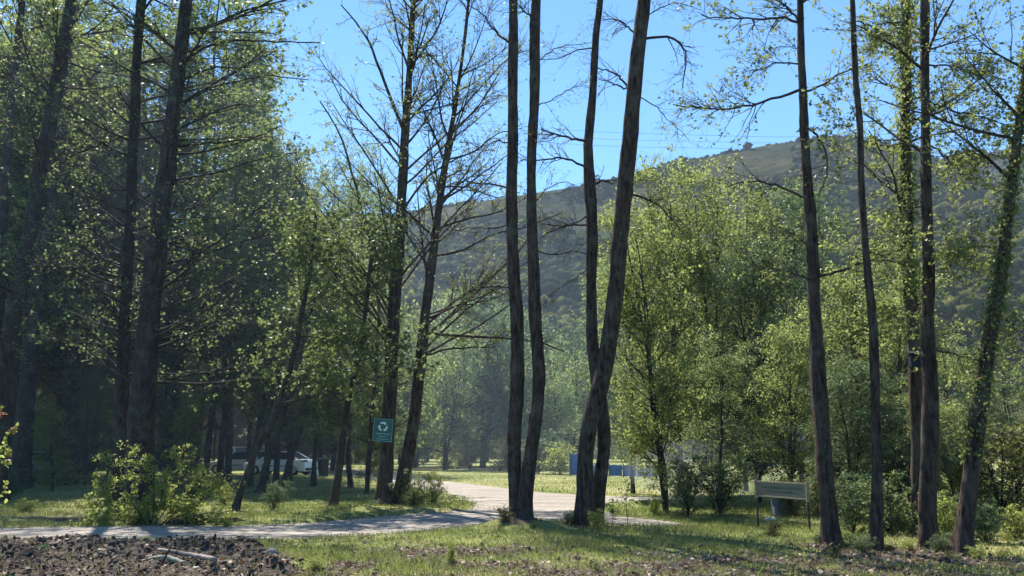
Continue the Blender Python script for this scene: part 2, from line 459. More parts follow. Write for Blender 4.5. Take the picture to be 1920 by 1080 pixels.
ny, nx = GX.shape
I = (np.arange(ny - 1)[:, None] * nx + np.arange(nx - 1)[None]).ravel()
GQ = np.stack([I, I + 1, I + nx + 1, I + nx], 1)
GV = np.stack([GX.ravel(), GY.ravel(), GH.ravel()], 1)
ground = np_mesh('ground', GV, GQ, gm, None, True)
tag(ground, kind='structure')
soil = np.clip(bankmask(GX, GY) * 1.2 + soilmask(GX, GY), 0, 1)
soil = np.maximum(soil, sstep(.1, .5, fbm(GX * .3 + 40, GY * .3)) * .5 * (GX < -4) * (GY > 22))
at_ = ground.data.attributes.new('soil', 'FLOAT', 'POINT'); at_.data.foreach_set('value', soil.ravel().astype(np.float32))

# road sheet
rm_, nt_, b_, _ = new_mat('gravel_road')
n1 = noise(nt_, 1.2, 6, stretch=(.35, 1.6, 1)); n2 = noise(nt_, 30, 5, rough=.75); n3 = noise(nt_, 5, 5)
r1 = ramp(nt_, [(.34, (.15, .132, .108)), (.66, (.42, .375, .32))]); r2 = ramp(nt_, [(.3, (.55, .55, .55)), (.7, (1.15, 1.12, 1.1))])
ad = nt_.nodes.new('ShaderNodeMath'); ad.operation = 'MULTIPLY_ADD'; ad.inputs[1].default_value = .4
nt_.links.new(n3.outputs[0], ad.inputs[0])
md = nt_.nodes.new('ShaderNodeMath'); md.operation = 'MULTIPLY'; md.inputs[1].default_value = .6
nt_.links.new(n1.outputs[0], md.inputs[0]); nt_.links.new(md.outputs[0], ad.inputs[2]); nt_.links.new(ad.outputs[0], r1.inputs[0])
nt_.links.new(n2.outputs[0], r2.inputs[0])
mx = nt_.nodes.new('ShaderNodeMix'); mx.data_type = 'RGBA'; mx.blend_type = 'MULTIPLY'; mx.inputs[0].default_value = 1
nt_.links.new(r1.outputs[0], mx.inputs[6]); nt_.links.new(r2.outputs[0], mx.inputs[7]); nt_.links.new(mx.outputs[2], b_.inputs['Base Color'])
b_.inputs['Roughness'].default_value = .95
bp = nt_.nodes.new('ShaderNodeBump'); bp.inputs['Strength'].default_value = .6; bp.inputs['Distance'].default_value = .03
nt_.links.new(n2.outputs[0], bp.inputs['Height']); nt_.links.new(bp.outputs[0], b_.inputs['Normal'])
poly = [Vector((float(p[0]), float(p[1]), 0)) for p in road_d]
tri = np.array(tessellate_polygon([poly]))
RV = np.array([[p.x, p.y, .004] for p in poly])
# make every triangle face up
a_, b2, c_ = RV[tri[:, 0]], RV[tri[:, 1]], RV[tri[:, 2]]
flip = np.cross(b2 - a_, c_ - a_)[:, 2] < 0
tri[flip] = tri[flip][:, ::-1]
ro = np_mesh('road', RV, tri, rm_, Fn=3); tag(ro, kind='structure')

# ------------------------------------------------------------------ hills
def px_ridge(pts, Y):
    P = np.array([wp(px, py, Y) for px, py in pts]); return P[:, 0], P[:, 2]
hm, nt_, b_, _ = new_mat('wooded_hillside')
n1 = noise(nt_, .012, 6); n2 = noise(nt_, .12, 6, rough=.7)
r1 = ramp(nt_, [(.35, (.016, .022, .010)), (.5, (.04, .044, .02)), (.66, (.105, .09, .05))])
ad = nt_.nodes.new('ShaderNodeMath'); ad.operation = 'MULTIPLY_ADD'; ad.inputs[1].default_value = .5
nt_.links.new(n2.outputs[0], ad.inputs[0]); md = nt_.nodes.new('ShaderNodeMath'); md.operation = 'MULTIPLY'; md.inputs[1].default_value = .5
nt_.links.new(n1.outputs[0], md.inputs[0]); nt_.links.new(md.outputs[0], ad.inputs[2]); nt_.links.new(ad.outputs[0], r1.inputs[0])
nt_.links.new(r1.outputs[0], b_.inputs['Base Color']); b_.inputs['Roughness'].default_value = 1; b_.inputs['Specular IOR Level'].default_value = 0
bp = nt_.nodes.new('ShaderNodeBump'); bp.inputs['Strength'].default_value = 1; bp.inputs['Distance'].default_value = 4
nt_.links.new(n2.outputs[0], bp.inputs['Height']); nt_.links.new(bp.outputs[0], b_.inputs['Normal'])
def hill_fn(rx, rz, Yr, Y0, pw):
    def f(x, y):
        z = np.interp(x, rx, rz)
        t = np.clip((y - Y0) / (Yr - Y0), 0, 1)
        back = np.clip((y - Yr) / (Yr * .8), 0, 1)
        shape = t ** pw * (1 - .0 * t)
        n = fbm(x * .006, y * .006, 4) * 70 * np.sin(np.pi * t) + fbm(x * .03, y * .03, 4) * 16 * np.clip(np.sin(np.pi * t) * 2, .12, 1)
        return (z * shape + n * t) * (1 - back ** 1.5) - 1.5
    return f
rx1, rz1 = px_ridge([(-1500, 600), (-400, 545), (0, 520), (400, 470), (600, 425), (700, 408), (800, 390), (900, 374), (1000, 358), (1100, 343), (1180, 328), (1250, 308), (1300, 296), (1380, 280), (1450, 267), (1520, 258), (1570, 254), (1640, 262), (1720, 290), (1800, 330), (1950, 400), (2400, 560), (3400, 700)], 620)
rx2, rz2 = px_ridge([(600, 640), (1200, 520), (1500, 400), (1700, 325), (1780, 298), (1850, 284), (1920, 274), (2100, 255), (2500, 270), (3600, 420)], 900)
H1 = hill_fn(rx1, rz1, 620, 150, 1.15); H2 = hill_fn(rx2, rz2, 900, 420, 1.2)
for nm, Hf, xr, yr, st in (('hill', H1, (-900, 850), (150, 1100), 5.), ('hill_far', H2, (-150, 1600), (420, 1600), 9.)):
    xs = np.arange(*xr, st); ys = np.arange(*yr, st)
    X, Y = np.meshgrid(xs, ys); Z = Hf(X, Y); ny, nx = X.shape
    I = (np.arange(ny - 1)[:, None] * nx + np.arange(nx - 1)[None]).ravel()
    h = np_mesh(nm, np.stack([X.ravel(), Y.ravel(), Z.ravel()], 1), np.stack([I, I + 1, I + nx + 1, I + nx], 1), hm, None, True)
    tag(h, kind='structure')
# hillside scrub: thousands of bushy crowns nobody could count
def scrub(name, Hf, xr, yr, N, seed, smin, smax, Yr):
    rng = np.random.RandomState(seed)
    y = yr[0] + (yr[1] - yr[0]) * rng.rand(N * 2) ** .8; x = rng.uniform(-.62, .66, N * 2) * y
    dens = fbm(x * .012, y * .012, 4) * 1.6 + fbm(x * .05, y * .05, 2) * .7
    dens = dens - .35 * sstep(Yr * .62, Yr * .95, y) * (.4 + vnoise(x * .02, y * .02))
    k = np.argsort(-dens - rng.rand(N * 2) * .5)[:N]; k = k[(x[k] > xr[0]) & (x[k] < xr[1])]; x = x[k]; y = y[k]; N = len(x)
    z = Hf(x, y)
    s = np.clip(rng.lognormal(0, .45, N) * (smin + smax) * .42, smin * .6, smax * 1.6) * (1 - .3 * sstep(Yr * .8, Yr, y))
    bm = bmesh.new(); bmesh.ops.create_icosphere(bm, subdivisions=1, radius=1)
    bv = np.array([v.co[:] for v in bm.verts]); bf = np.array([[v.index for v in f.verts] for f in bm.faces]); bm.free()
    # each crown: 3 overlapping rough lumps of small facets
    Vs = []; Fs = []; off = 0
    for j in range(1):
        V = bv[None] * (1 + .3 * rng.randn(N, len(bv), 1)) * (s * rng.uniform(.55, 1, N))[:, None, None] * np.array([1, 1, .8])
        c = np.stack([x + rng.randn(N) * s * .5, y + rng.randn(N) * s * .5, z + s * .35], 1)
        V = V + c[:, None]
        F = bf[None] + (np.arange(N) * len(bv))[:, None, None] + off; off += N * len(bv)
        Vs.append(V.reshape(-1, 3)); Fs.append(F.reshape(-1, 3))
    o = np_mesh(name, np.concatenate(Vs), np.concatenate(Fs), M_SCRUB, Fn=3)
    tag(o, kind='stuff')
M_SCRUB, nt_, b_, _ = new_mat('hill_scrub')
_a = noise(nt_, .5, 4, rough=.7); _b = noise(nt_, .018, 5)
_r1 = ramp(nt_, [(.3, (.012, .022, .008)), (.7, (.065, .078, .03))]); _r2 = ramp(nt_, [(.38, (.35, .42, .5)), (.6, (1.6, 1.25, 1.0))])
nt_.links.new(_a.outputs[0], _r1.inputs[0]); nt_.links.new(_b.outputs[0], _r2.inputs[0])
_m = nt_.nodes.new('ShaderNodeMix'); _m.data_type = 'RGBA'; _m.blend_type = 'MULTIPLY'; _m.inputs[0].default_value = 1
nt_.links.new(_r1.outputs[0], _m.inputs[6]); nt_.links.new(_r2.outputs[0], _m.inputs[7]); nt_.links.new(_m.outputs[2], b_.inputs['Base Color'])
b_.inputs['Roughness'].default_value = 1; b_.inputs['Specular IOR Level'].default_value = 0
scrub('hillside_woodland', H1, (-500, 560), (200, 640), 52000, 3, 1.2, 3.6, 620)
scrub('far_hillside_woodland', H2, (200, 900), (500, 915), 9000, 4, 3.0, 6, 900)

# ------------------------------------------------------------------ foreground trees, measured stem by stem
def stem3d(px_pts, Y, base_z=None, dY=0.0, n=48, lean_y=0.0):
    pts = []; rad = []
    N = len(px_pts)
    for i, (x, y, wpx) in enumerate(px_pts):
        yy = Y + dY * i / (N - 1)
        p = wp(x, y, yy); pts.append(p); rad.append(wpx * .435 * mpp(x, y, yy))
    return np.array(pts), np.array(rad)
def hero_tree(name, stems, Y, label, crown, seed, lmat=M_BUD, group=None, manual=(), bark=M_BARK, ivy=None, top=4.0, upn=True, stem_offsets=None, root_flare=.26):
    """stems: lists of (px,py,width px) from the ground up. Extended above the frame to a natural tip."""
    rng = np.random.RandomState(seed)
    b0 = wp(stems[0][0][0], stems[0][0][1], Y)
    loc = np.array([b0[0], b0[1], z_at(b0[0], b0[1])])
    root = empty(name, tuple(loc)); tag(root, label, 'tree', group)
    lf = Acc(); limbs = Acc()
    polys = []
    for si, st in enumerate(stems):
        offs = (stem_offsets or [0] * 9)[si]
        P, r = stem3d(st, Y + offs, dY=rng.uniform(-.3, .3))
        if abs(P[0, 2] - loc[2]) < .8 and P[0, 2] < 1.2: P[0, 2] = loc[2] - .12
        if top > 0 and st[-1][1] <= 5:
            d = norm(P[-1] - P[-3]); L = top * rng.uniform(.8, 1.1)
            ext = [P[-1] + d * L * f + rng.randn(3) * .06 * L * f * .5 for f in (.35, .7, 1)]
            P = np.vstack([P, ext]); r = np.concatenate([r, r[-1] * np.array([.72, .42, .12])])
        n = 60
        P, r = resample(P, r, n, 2)
        zz = P[:, 2] - loc[2]
        r = r * (1 + root_flare * np.exp(-np.clip(zz, 0, 9) * 4.0))
        s = np.linspace(0, 1, n)
        P[:, 0] += np.interp(s, np.linspace(0, 1, 16), rng.randn(16) * .012)
        r = r * (1 + .035 * np.interp(s, np.linspace(0, 1, 22), rng.randn(22)))
        V, Q = tubes(P[None], r[None], 16, rng, .045)
        VV = V.reshape(n, 16, 3); ctr = P[:, None]; off = VV - ctr; a_ = np.arange(16) / 16 * 2 * np.pi
        ph = rng.uniform(0, 6.28, 3); lobes = 1 + .55 * np.exp(-np.clip(zz, 0, 9) * 5.5)[:, None] * np.clip(np.cos(4 * a_ + ph[0]) * .6 + np.cos(3 * a_ + ph[1]) * .6, -.1, 1)[None] * root_flare * 4
        ridg = 1 + .045 * np.sin(5 * a_[None] + ph[2] + zz[:, None] * .7) + .03 * np.sin(8 * a_[None] + zz[:, None] * 1.9)
        for _ in range(9):
            kz = rng.uniform(.5, 9); ka = rng.uniform(0, 6.28); ridg = ridg + .13 * np.exp(-((zz[:, None] - kz) / .13) ** 2) * np.exp(-(np.angle(np.exp(1j * (a_[None] - ka))) / .45) ** 2)
        V = (ctr + off * (lobes * ridg)[..., None]).reshape(-1, 3)
        Ps, Rs = children(P[None], r[None], rng, 9, .08, .7, 72, .16, 4, .1, .2, .3, None, .004)
        limbs.add(tubes(Ps, Rs * np.array([2.6, 2.2, 1.9, 1.7]), 5))
        np_mesh('trunk', V - loc, Q, bark, root, True)
        polys.append((P, r))
    for (pts, wpx, dyy, *rest) in manual:
        dens = rest[0] if rest else 1.0
        n = len(pts); rr = []; pp = []
        for i, (x, y) in enumerate(pts):
            yy = Y + dyy * i / (n - 1); pp.append(wp(x, y, yy)); rr.append(wpx * .5 * mpp(x, y, yy) * (1 - .65 * i / (n - 1)))
        P, r = resample(pp, rr, 14, 1); P[1:-1] += rng.randn(12, 3) * .012
        limbs.add(tubes(P[None], r[None], 6))
        k = int(max(4, crown.get('mk', 12) * dens))
        P2, R2 = children(P[None], r[None], rng, k, .2, 1, 45, crown.get('mlen', .7), 6, .0, .16, .5, None, .0018, 0)
        limbs.add(tubes(P2, R2, 3))
        P3, R3 = children(P2, R2, rng, 4, .1, 1, 40, .28, 4, 0, .2, .6, None, .0015)
        limbs.add(tubes(P3, R3, 3))
        if crown.get('mleaf', 5): lf.add(leaves(leaf_pts(P3, rng, crown.get('mleaf', 5), .2, .02), rng, crown.get('lsize', .045)))
    if crown.get('k', 0):
        for P, r in polys:
            L = np.linalg.norm(P[-1] - P[0])
            P1, R1 = children(P[None], r[None], rng, crown['k'], crown['t0'], crown.get('t1', 1), crown['ang'], crown['len'], 9, crown.get('up', .04), crown.get('wig', .09), .45, crown.get('prof', cone), .003, 0, crown.get('rcap', .03))
            limbs.add(tubes(P1, R1, 5))
            P2, R2 = children(P1, R1, rng, crown.get('k2', 7), .2, 1, crown.get('ang2', 38), crown.get('len2', .9), 6, .02, .13, .6, None, .002, .3)
            limbs.add(tubes(P2, R2, 3))
            P3, R3 = children(P2, R2, rng, crown.get('k3', 4), .1, 1, 40, crown.get('len3', .4), 4, .02, .2, .6, None, .0016)
            limbs.add(tubes(P3, R3, 3))
            if crown.get('leaf', 0): lf.add(leaves(leaf_pts(P3, rng, crown['leaf'], .2, crown.get('jit', .03)), rng, crown.get('lsize', .05)))
    if ivy:
        for (si, t0, t1, N, spread) in ivy:
            P, r = polys[si]; t = rng.uniform(t0, t1, N) * (len(P) - 1.01); i0 = t.astype(int)
            clump = np.interp(t, np.arange(0, len(P), 1.5), rng.rand(len(np.arange(0, len(P), 1.5))))
            a = rng.uniform(0, 6.28, N); rr = r[i0] + np.abs(rng.randn(N)) * spread * (.3 + clump)
            c = P[i0] + (P[np.minimum(i0 + 1, len(P) - 1)] - P[i0]) * (t - i0)[:, None]
            c = c + np.stack([np.cos(a) * rr, np.sin(a) * rr, rng.randn(N) * .05], 1)
            lf.add(leaves(c, rng, .06, .3))
    if limbs.n: V, Q = limbs.get(); np_mesh('branches', V - loc, Q, bark, root, True)
    if lf.n: V, Q = lf.get(); np_mesh('crown', V - loc, Q, lmat, root)
    return root
yA = gp(975, 985)[1]; yB = gp(1105, 987)[1]
BARE = dict(k=8, t0=.80, ang=60, len=1.3, k2=7, k3=3, leaf=3, lsize=.035, up=.05, mk=14, mleaf=3)
hero_tree('alder_tree', [
    [(972, 985, 34), (968, 950, 26), (966, 900, 27), (965, 820, 30), (969, 720, 30), (970, 600, 28), (963, 480, 26), (957, 360, 24), (961, 250, 22), (962, 120, 21), (962, 0, 19)],
    [(981, 988, 38), (984, 930, 32), (994, 860, 28), (1007, 780, 27), (1010, 690, 27), (1003, 560, 25), (998, 430, 23), (997, 300, 21), (1001, 200, 21), (1001, 60, 22), (1006, 0, 20)]],
    yA, 'double stemmed alder with bare reddish brown trunks on low mound beside road', BARE, 11,
    manual=[([(962, 85), (945, 72), (925, 55), (905, 25), (880, 10)], 5, -.5), ([(958, 270), (930, 262), (900, 280), (870, 262)], 3, .6),
            ([(956, 355), (930, 345), (900, 345), (870, 338), (845, 345)], 4, .5), ([(1008, 40), (985, 22), (968, 5)], 5, -.1),
            ([(958, 420), (920, 430), (880, 425), (840, 440)], 3, .7), ([(1004, 470), (1040, 480), (1080, 470), (1105, 478)], 3, .5),
            ([(966, 540), (920, 535), (880, 548), (840, 540)], 3, -.6), ([(1002, 380), (1030, 350), (1060, 340), (1085, 350)], 2.5, .6),
            ([(1000, 200), (1030, 190), (1070, 165), (1100, 160)], 2.5, .4), ([(1003, 120), (1040, 90), (1060, 85), (1110, 80)], 2.5, .4)], stem_offsets=[.12, -.1])
hero_tree('alder_tree', [
    [(1092, 990, 46), (1098, 940, 42), (1095, 870, 34), (1107, 790, 36), (1132, 700, 36), (1148, 600, 35), (1158, 500, 34), (1168, 400, 35), (1180, 260, 34), (1193, 120, 31), (1208, 0, 27)],
    [(1112, 988, 40), (1120, 930, 34), (1132, 860, 26), (1132, 790, 28), (1118, 720, 28), (1108, 640, 24), (1109, 520, 22), (1111, 420, 24), (1104, 330, 24), (1100, 270, 20), (1111, 190, 18), (1117, 70, 15), (1126, 0, 14)]],
    yB, 'twin alder whose leaning right trunk crosses the thinner left one, sprouts at foot', BARE, 12,
    manual=[([(1212, 72), (1245, 68), (1270, 74), (1285, 88), (1287, 120), (1280, 165)], 6, -.3), ([(1200, 182), (1230, 200), (1262, 232), (1292, 262)], 2.5, .2),
            ([(1183, 364), (1210, 370), (1240, 388), (1262, 415), (1290, 448)], 5, .3), ([(1178, 165), (1160, 142), (1140, 132), (1118, 128)], 5, .1, .5),
            ([(1178, 168), (1150, 156), (1122, 148)], 4, .1, .5), ([(1190, 62), (1165, 38), (1130, 36)], 4, .1), ([(1098, 264), (1070, 259), (1040, 251), (1014, 242)], 6, -.2),
            ([(1099, 315), (1065, 298), (1030, 297), (1000, 301), (975, 300)], 5, .3), ([(1106, 422), (1060, 423), (1015, 421)], 4, .3), ([(1105, 405), (1075, 418), (1040, 432), (1010, 445)], 3.5, .5),
            ([(1118, 345), (1128, 338), (1150, 345)], 5, .1, .4), ([(1108, 500), (1080, 520), (1040, 545), (1010, 580)], 2.5, .6), ([(1205, 40), (1225, 20), (1265, 5), (1300, 12)], 3, .3),
            ([(1112, 90), (1080, 92), (1050, 110), (1010, 112), (985, 100)], 3, .4), ([(1290, 190), (1295, 192), (1330, 205), (1350, 180)], 1.5, 0)], stem_offsets=[-.15, .18])
yC = gp(725, 946)[1]
FAN = dict(k=44, t0=.24, t1=.97, ang=48, len=4.6, k2=10, k3=5, leaf=5, lsize=.06, up=.035, wig=.07, len2=1.3, len3=.5, rcap=.04, prof=lambda t: .35 + .85 * (1 - t))
hero_tree('alder_tree', [[(718, 946, 36), (723, 880, 30), (728, 800, 29), (735, 640, 28), (741, 540, 26), (750, 420, 23), (757, 300, 20), (764, 180, 15), (771, 80, 12), (776, 0, 10)]],
    yC, 'tall alder right behind green recycling sign, fan of thin branches with small leaves', FAN, 13, lmat=M_LLIGHT, top=3.5,
    manual=[([(742, 560), (715, 500), (690, 440), (662, 330), (640, 250), (600, 190)], 7, 1), ([(745, 500), (700, 420), (640, 380), (590, 330)], 5, -1), ([(750, 400), (800, 330), (850, 300), (900, 280)], 5, .7), ([(762, 260), (720, 150), (690, 70), (640, 10)], 7, .5), ([(738, 620), (700, 540), (650, 480), (600, 460)], 4, -.5)])
hero_tree('alder_tree', [[(748, 950, 40), (760, 880, 30), (775, 800, 27), (786, 700, 25), (795, 600, 22), (807, 510, 20), (820, 410, 17), (836, 310, 14), (850, 220, 10), (866, 110, 7), (879, 0, 6)]],
    yC + .3, 'slimmer leaning alder growing out of bush beside the recycling sign tree', dict(FAN, k=38, len=4.0), 14, lmat=M_LLIGHT, top=2.5,
    manual=[([(795, 625), (830, 627), (900, 632), (955, 634), (1020, 642), (1060, 660)], 6, -1), ([(792, 670), (830, 655), (880, 652), (930, 650)], 5, -.8), ([(790, 668), (840, 640), (900, 610), (960, 570), (1000, 520)], 5, .8),
            ([(800, 590), (850, 575), (900, 568), (960, 545)], 4, .5), ([(812, 480), (870, 470), (920, 440), (990, 425), (1050, 400)], 5, .6), ([(818, 430), (870, 412), (930, 400), (985, 372)], 5, -.5), ([(830, 350), (880, 350), (930, 372), (975, 360)], 4, .5), ([(838, 300), (890, 285), (930, 250), (980, 240)], 4, -.5)])
# right hand row
yJ = gp(1560, 1026)[1]
LEAFY = dict(k=10, t0=.72, ang=62, len=1.6, k2=8, k3=4, leaf=8, lsize=.055, up=.03, mk=18, mleaf=8, mlen=.75)
hero_tree('alder_tree', [[(1562, 1026, 37), (1552, 960, 32), (1546, 880, 34), (1540, 780, 36), (1533, 700, 36), (1528, 600, 27), (1524, 500, 25), (1517, 400, 24), (1510, 300, 20), (1506, 180, 17), (1503, 80, 15), (1500, 0, 13)]],
    yJ, 'tall dark alder just right of the wooden signboard, bare crooked side branches', dict(LEAFY, k=6, leaf=4, mleaf=4), 15, lmat=M_LLIGHT,
    manual=[([(1498, 42), (1475, 33), (1430, 36), (1400, 34), (1350, 33), (1314, 27)], 6, -.3), ([(1412, 36), (1413, 45), (1411, 56)], 4, 0, .3), ([(1497, 38), (1475, 12), (1450, -5)], 5, .2),
            ([(1498, 120), (1455, 117), (1415, 136), (1380, 158)], 3.5, .4), ([(1500, 168), (1465, 178), (1420, 196), (1370, 207), (1320, 203), (1262, 196)], 6, .3, 1.6), ([(1512, 240), (1530, 250), (1548, 280), (1552, 312), (1545, 345), (1532, 368)], 5, -.2, .4),
            ([(1512, 372), (1480, 356), (1430, 342), (1390, 341), (1360, 352)], 5, .2, .5), ([(1510, 172), (1545, 160), (1570, 138), (1600, 130), (1645, 122)], 4.5, .5, 1.5), ([(1526, 522), (1505, 520), (1480, 508), (1440, 505)], 5, .3), ([(1530, 520), (1580, 508), (1620, 492), (1660, 487), (1695, 498)], 5.5, .6, 1.3),
            ([(1508, 90), (1480, 85), (1440, 92)], 2.5, .5), ([(1525, 470), (1490, 440), (1440, 430)], 3, .6)])
hero_tree('alder_tree', [[(1641, 1040, 26), (1645, 960, 25), (1646, 880, 21), (1643, 780, 20), (1639, 680, 19), (1632, 560, 17), (1624, 460, 15), (1616, 340, 14), (1607, 200, 13), (1602, 100, 12), (1598, 0, 11)]],
    gp(1641, 1038)[1], 'thinnest straight bare trunk of right hand row, second from signboard', dict(LEAFY, k=5, leaf=6), 16, lmat=M_LLIGHT,
    manual=[([(1606, 250), (1580, 235), (1560, 240)], 2, .2), ([(1602, 40), (1640, 50), (1680, 80)], 3, .4, 1.5), ([(1625, 470), (1660, 480), (1700, 500)], 2.5, .4, 1.3)])
hero_tree('alder_tree', [[(1737, 1034, 38), (1741, 950, 36), (1744, 850, 35), (1744, 740, 32), (1742, 640, 28), (1740, 520, 24), (1739, 400, 22), (1737, 280, 20), (1735, 140, 19), (1732, 0, 17)]],
    gp(1736, 1031)[1], 'stout straight alder of right hand row standing before ivy covered twin', dict(LEAFY, k=15, t0=.42, len=1.9), 17, lmat=M_LLIGHT,
    manual=[([(1742, 122), (1790, 125), (1840, 136), (1885, 150)], 4, .4, 2), ([(1742, 190), (1790, 210), (1850, 222), (1895, 238)], 4, -.3, 2), ([(1743, 272), (1780, 298), (1825, 325)], 4.5, .2, 1.4), ([(1746, 470), (1790, 480), (1832, 490)], 4.5, .3, 1.4), ([(1750, 655), (1790, 664), (1832, 676)], 4.5, .3, 1.4), ([(1738, 60), (1690, 40), (1640, 50)], 4, .3, 2), ([(1742, 380), (1690, 400), (1650, 430)], 3, .4, 2), ([(1746, 560), (1700, 580), (1660, 600)], 3, .4, 2)])
hero_tree('alder_tree', [[(1724, 1008, 32), (1722, 930, 30), (1722, 800, 26), (1716, 680, 26), (1706, 580, 26), (1701, 470, 25), (1698, 340, 23), (1697, 200, 21), (1699, 100, 20), (1700, 0, 17)]],
    gp(1724, 1008)[1], 'ivy covered alder with a dark nest box, half hidden behind stouter trunk', dict(LEAFY, k=21, t0=.40, len=2.0), 18, lmat=M_LLIGHT, ivy=[(0, .3, .8, 5200, .10)])
hero_tree('alder_tree', [[(1800, 1046, 42), (1812, 960, 34), (1827, 850, 33), (1843, 720, 30), (1862, 600, 28), (1880, 480, 24), (1894, 380, 21), (1906, 270, 19), (1922, 150, 17), (1940, 0, 15)]],
    gp(1800, 1044)[1], 'rightmost alder leaning to the right with leafy sprouts along its trunk', dict(LEAFY, k=13, t0=.45, len=1.8), 19, lmat=M_LLIGHT, ivy=[(0, .12, .7, 3800, .09)],
    manual=[([(1885, 480), (1850, 460), (1800, 465)], 3, .3, 1.5), ([(1900, 300), (1860, 290), (1820, 300)], 3, .3, 1.5), ([(1868, 590), (1890, 600), (1920, 640)], 3, .2, 1.5)])
# left hand large trunks
SPRAY = dict(k=48, t0=.18, t1=.97, ang=72, len=4.2, k2=9, k3=4, leaf=7, lsize=.09, up=.03, wig=.07, len2=1.2, rcap=.045, prof=lambda t: .7 + .4 * (1 - t), jit=.06)
hero_tree('alder_tree', [[(258, 955, 62), (263, 800, 52), (272, 680, 49), (287, 520, 43), (304, 380, 38), (321, 250, 33), (338, 110, 27), (351, 0, 23)]],
    24.5, 'thickest trunk of the left forest, rising behind the large bush with long side branches', dict(SPRAY, leaf=3), 21, lmat=M_LFOREST, bark=M_BARKD,
    manual=[([(350, 60), (400, 48), (450, 22), (520, 5), (570, -10)], 7, -1), ([(348, 110), (400, 80), (450, 75), (520, 78), (600, 80)], 6, -.8), ([(343, 150), (400, 125), (450, 130), (500, 90)], 5, .6), ([(338, 200), (400, 160), (440, 155), (500, 140), (580, 150)], 5, -.5),
            ([(330, 245), (400, 210), (440, 195), (500, 200)], 5, -.5), ([(322, 275), (400, 268), (470, 262), (530, 235)], 6, -.4), ([(318, 290), (380, 285), (440, 270), (510, 255)], 5, .5), ([(312, 340), (400, 325), (480, 300), (560, 285)], 5, -.8), ([(306, 410), (380, 415), (450, 400), (520, 405)], 4, -.6)])
hero_tree('alder_tree', [[(222, 952, 44), (226, 800, 32), (232, 660, 26), (238, 520, 23), (245, 380, 22), (252, 230, 21), (258, 100, 19), (264, 0, 17)]],
    25.2, 'slim upright trunk immediately left of the thickest one in the left forest', dict(SPRAY, k=34, len=3.2, leaf=3), 22, lmat=M_LFOREST, bark=M_BARKD)
hero_tree('alder_tree', [[(-10, 905, 44), (5, 760, 42), (20, 640, 36), (38, 520, 34), (58, 420, 32), (85, 280, 30), (108, 150, 27), (125, 50, 24), (134, 0, 22)]],
    28.0, 'dark trunk at the left edge slanting up to the right', dict(SPRAY, k=40, leaf=4), 23, lmat=M_LFOREST, bark=M_BARKD)
hero_tree('alder_tree', [[(40, 892, 40), (46, 780, 36), (56, 660, 30), (72, 520, 27), (95, 400, 25), (112, 300, 22), (122, 180, 18), (132, 60, 14), (137, 0, 12)]],
    36.0, 'dark trunk right of the slanting left edge trunk, rooted in ferny undergrowth', dict(SPRAY, k=34, len=3.6), 24, lmat=M_LFOREST, bark=M_BARKD)
hero_tree('alder_tree', [[(-20, 900, 40), (-12, 700, 30), (2, 450, 22), (16, 250, 18), (32, 80, 15), (42, 0, 13)]],
    31.0, 'leftmost slim trunk on the photo edge, entering it halfway up', dict(SPRAY, k=34, len=3.4), 25, lmat=M_LFOREST, bark=M_BARKD)
# slender leaning stems in front of the parked cars
SL = dict(k=26, t0=.30, t1=1, ang=60, len=2.0, k2=8, k3=4, leaf=7, lsize=.085, up=.03, len2=.9, rcap=.02, jit=.05)
slim = [
    ([(440, 957, 15), (462, 890, 13), (488, 830, 12), (515, 770, 12), (545, 690, 11), (562, 610, 10), (580, 520, 8), (592, 400, 6)], 23.5, 'slender leaning trunk right of the large bush, nearest of those before the parked cars'),
    ([(488, 900, 16), (505, 850, 14), (530, 780, 13), (552, 710, 12), (568, 640, 9), (590, 560, 7)], 33, 'slender trunk slanting right across the silver estate car'),
    ([(530, 905, 14), (545, 860, 13), (566, 790, 12), (590, 700, 11), (612, 610, 10), (632, 520, 8), (640, 430, 6)], 34, 'slender trunk slanting right across the white saloon car'),
    ([(624, 943, 17), (638, 870, 15), (645, 790, 13), (660, 720, 11), (680, 640, 10), (690, 540, 8), (704, 430, 6)], 25, 'reddish slim trunk alone on shaded lawn left of recycling sign'),
    ([(384, 890, 13), (392, 830, 13), (402, 740, 12), (412, 640, 10), (420, 540, 8), (425, 430, 6)], 36, 'slim dark upright trunk behind the arching tip of the large bush'),
    ([(470, 893, 10), (480, 820, 9), (498, 750, 9), (508, 680, 8), (520, 600, 6)], 38, 'thinnest leaning trunk among those before the silver estate car'),
    ([(137, 880, 18), (140, 760, 16), (144, 640, 14), (146, 500, 11), (148, 380, 7)], 42, 'straight trunk standing in the gap right of the left edge trunks'),
]
for i, (st, Y, lab) in enumerate(slim):
    hero_tree('slender_tree', [st], Y, lab, dict(SL, lsize=.075 + .0012 * Y), 40 + i, lmat=M_LFOREST, bark=M_BARKD, top=0, root_flare=.3, group='slender trees at the edge of the left forest')

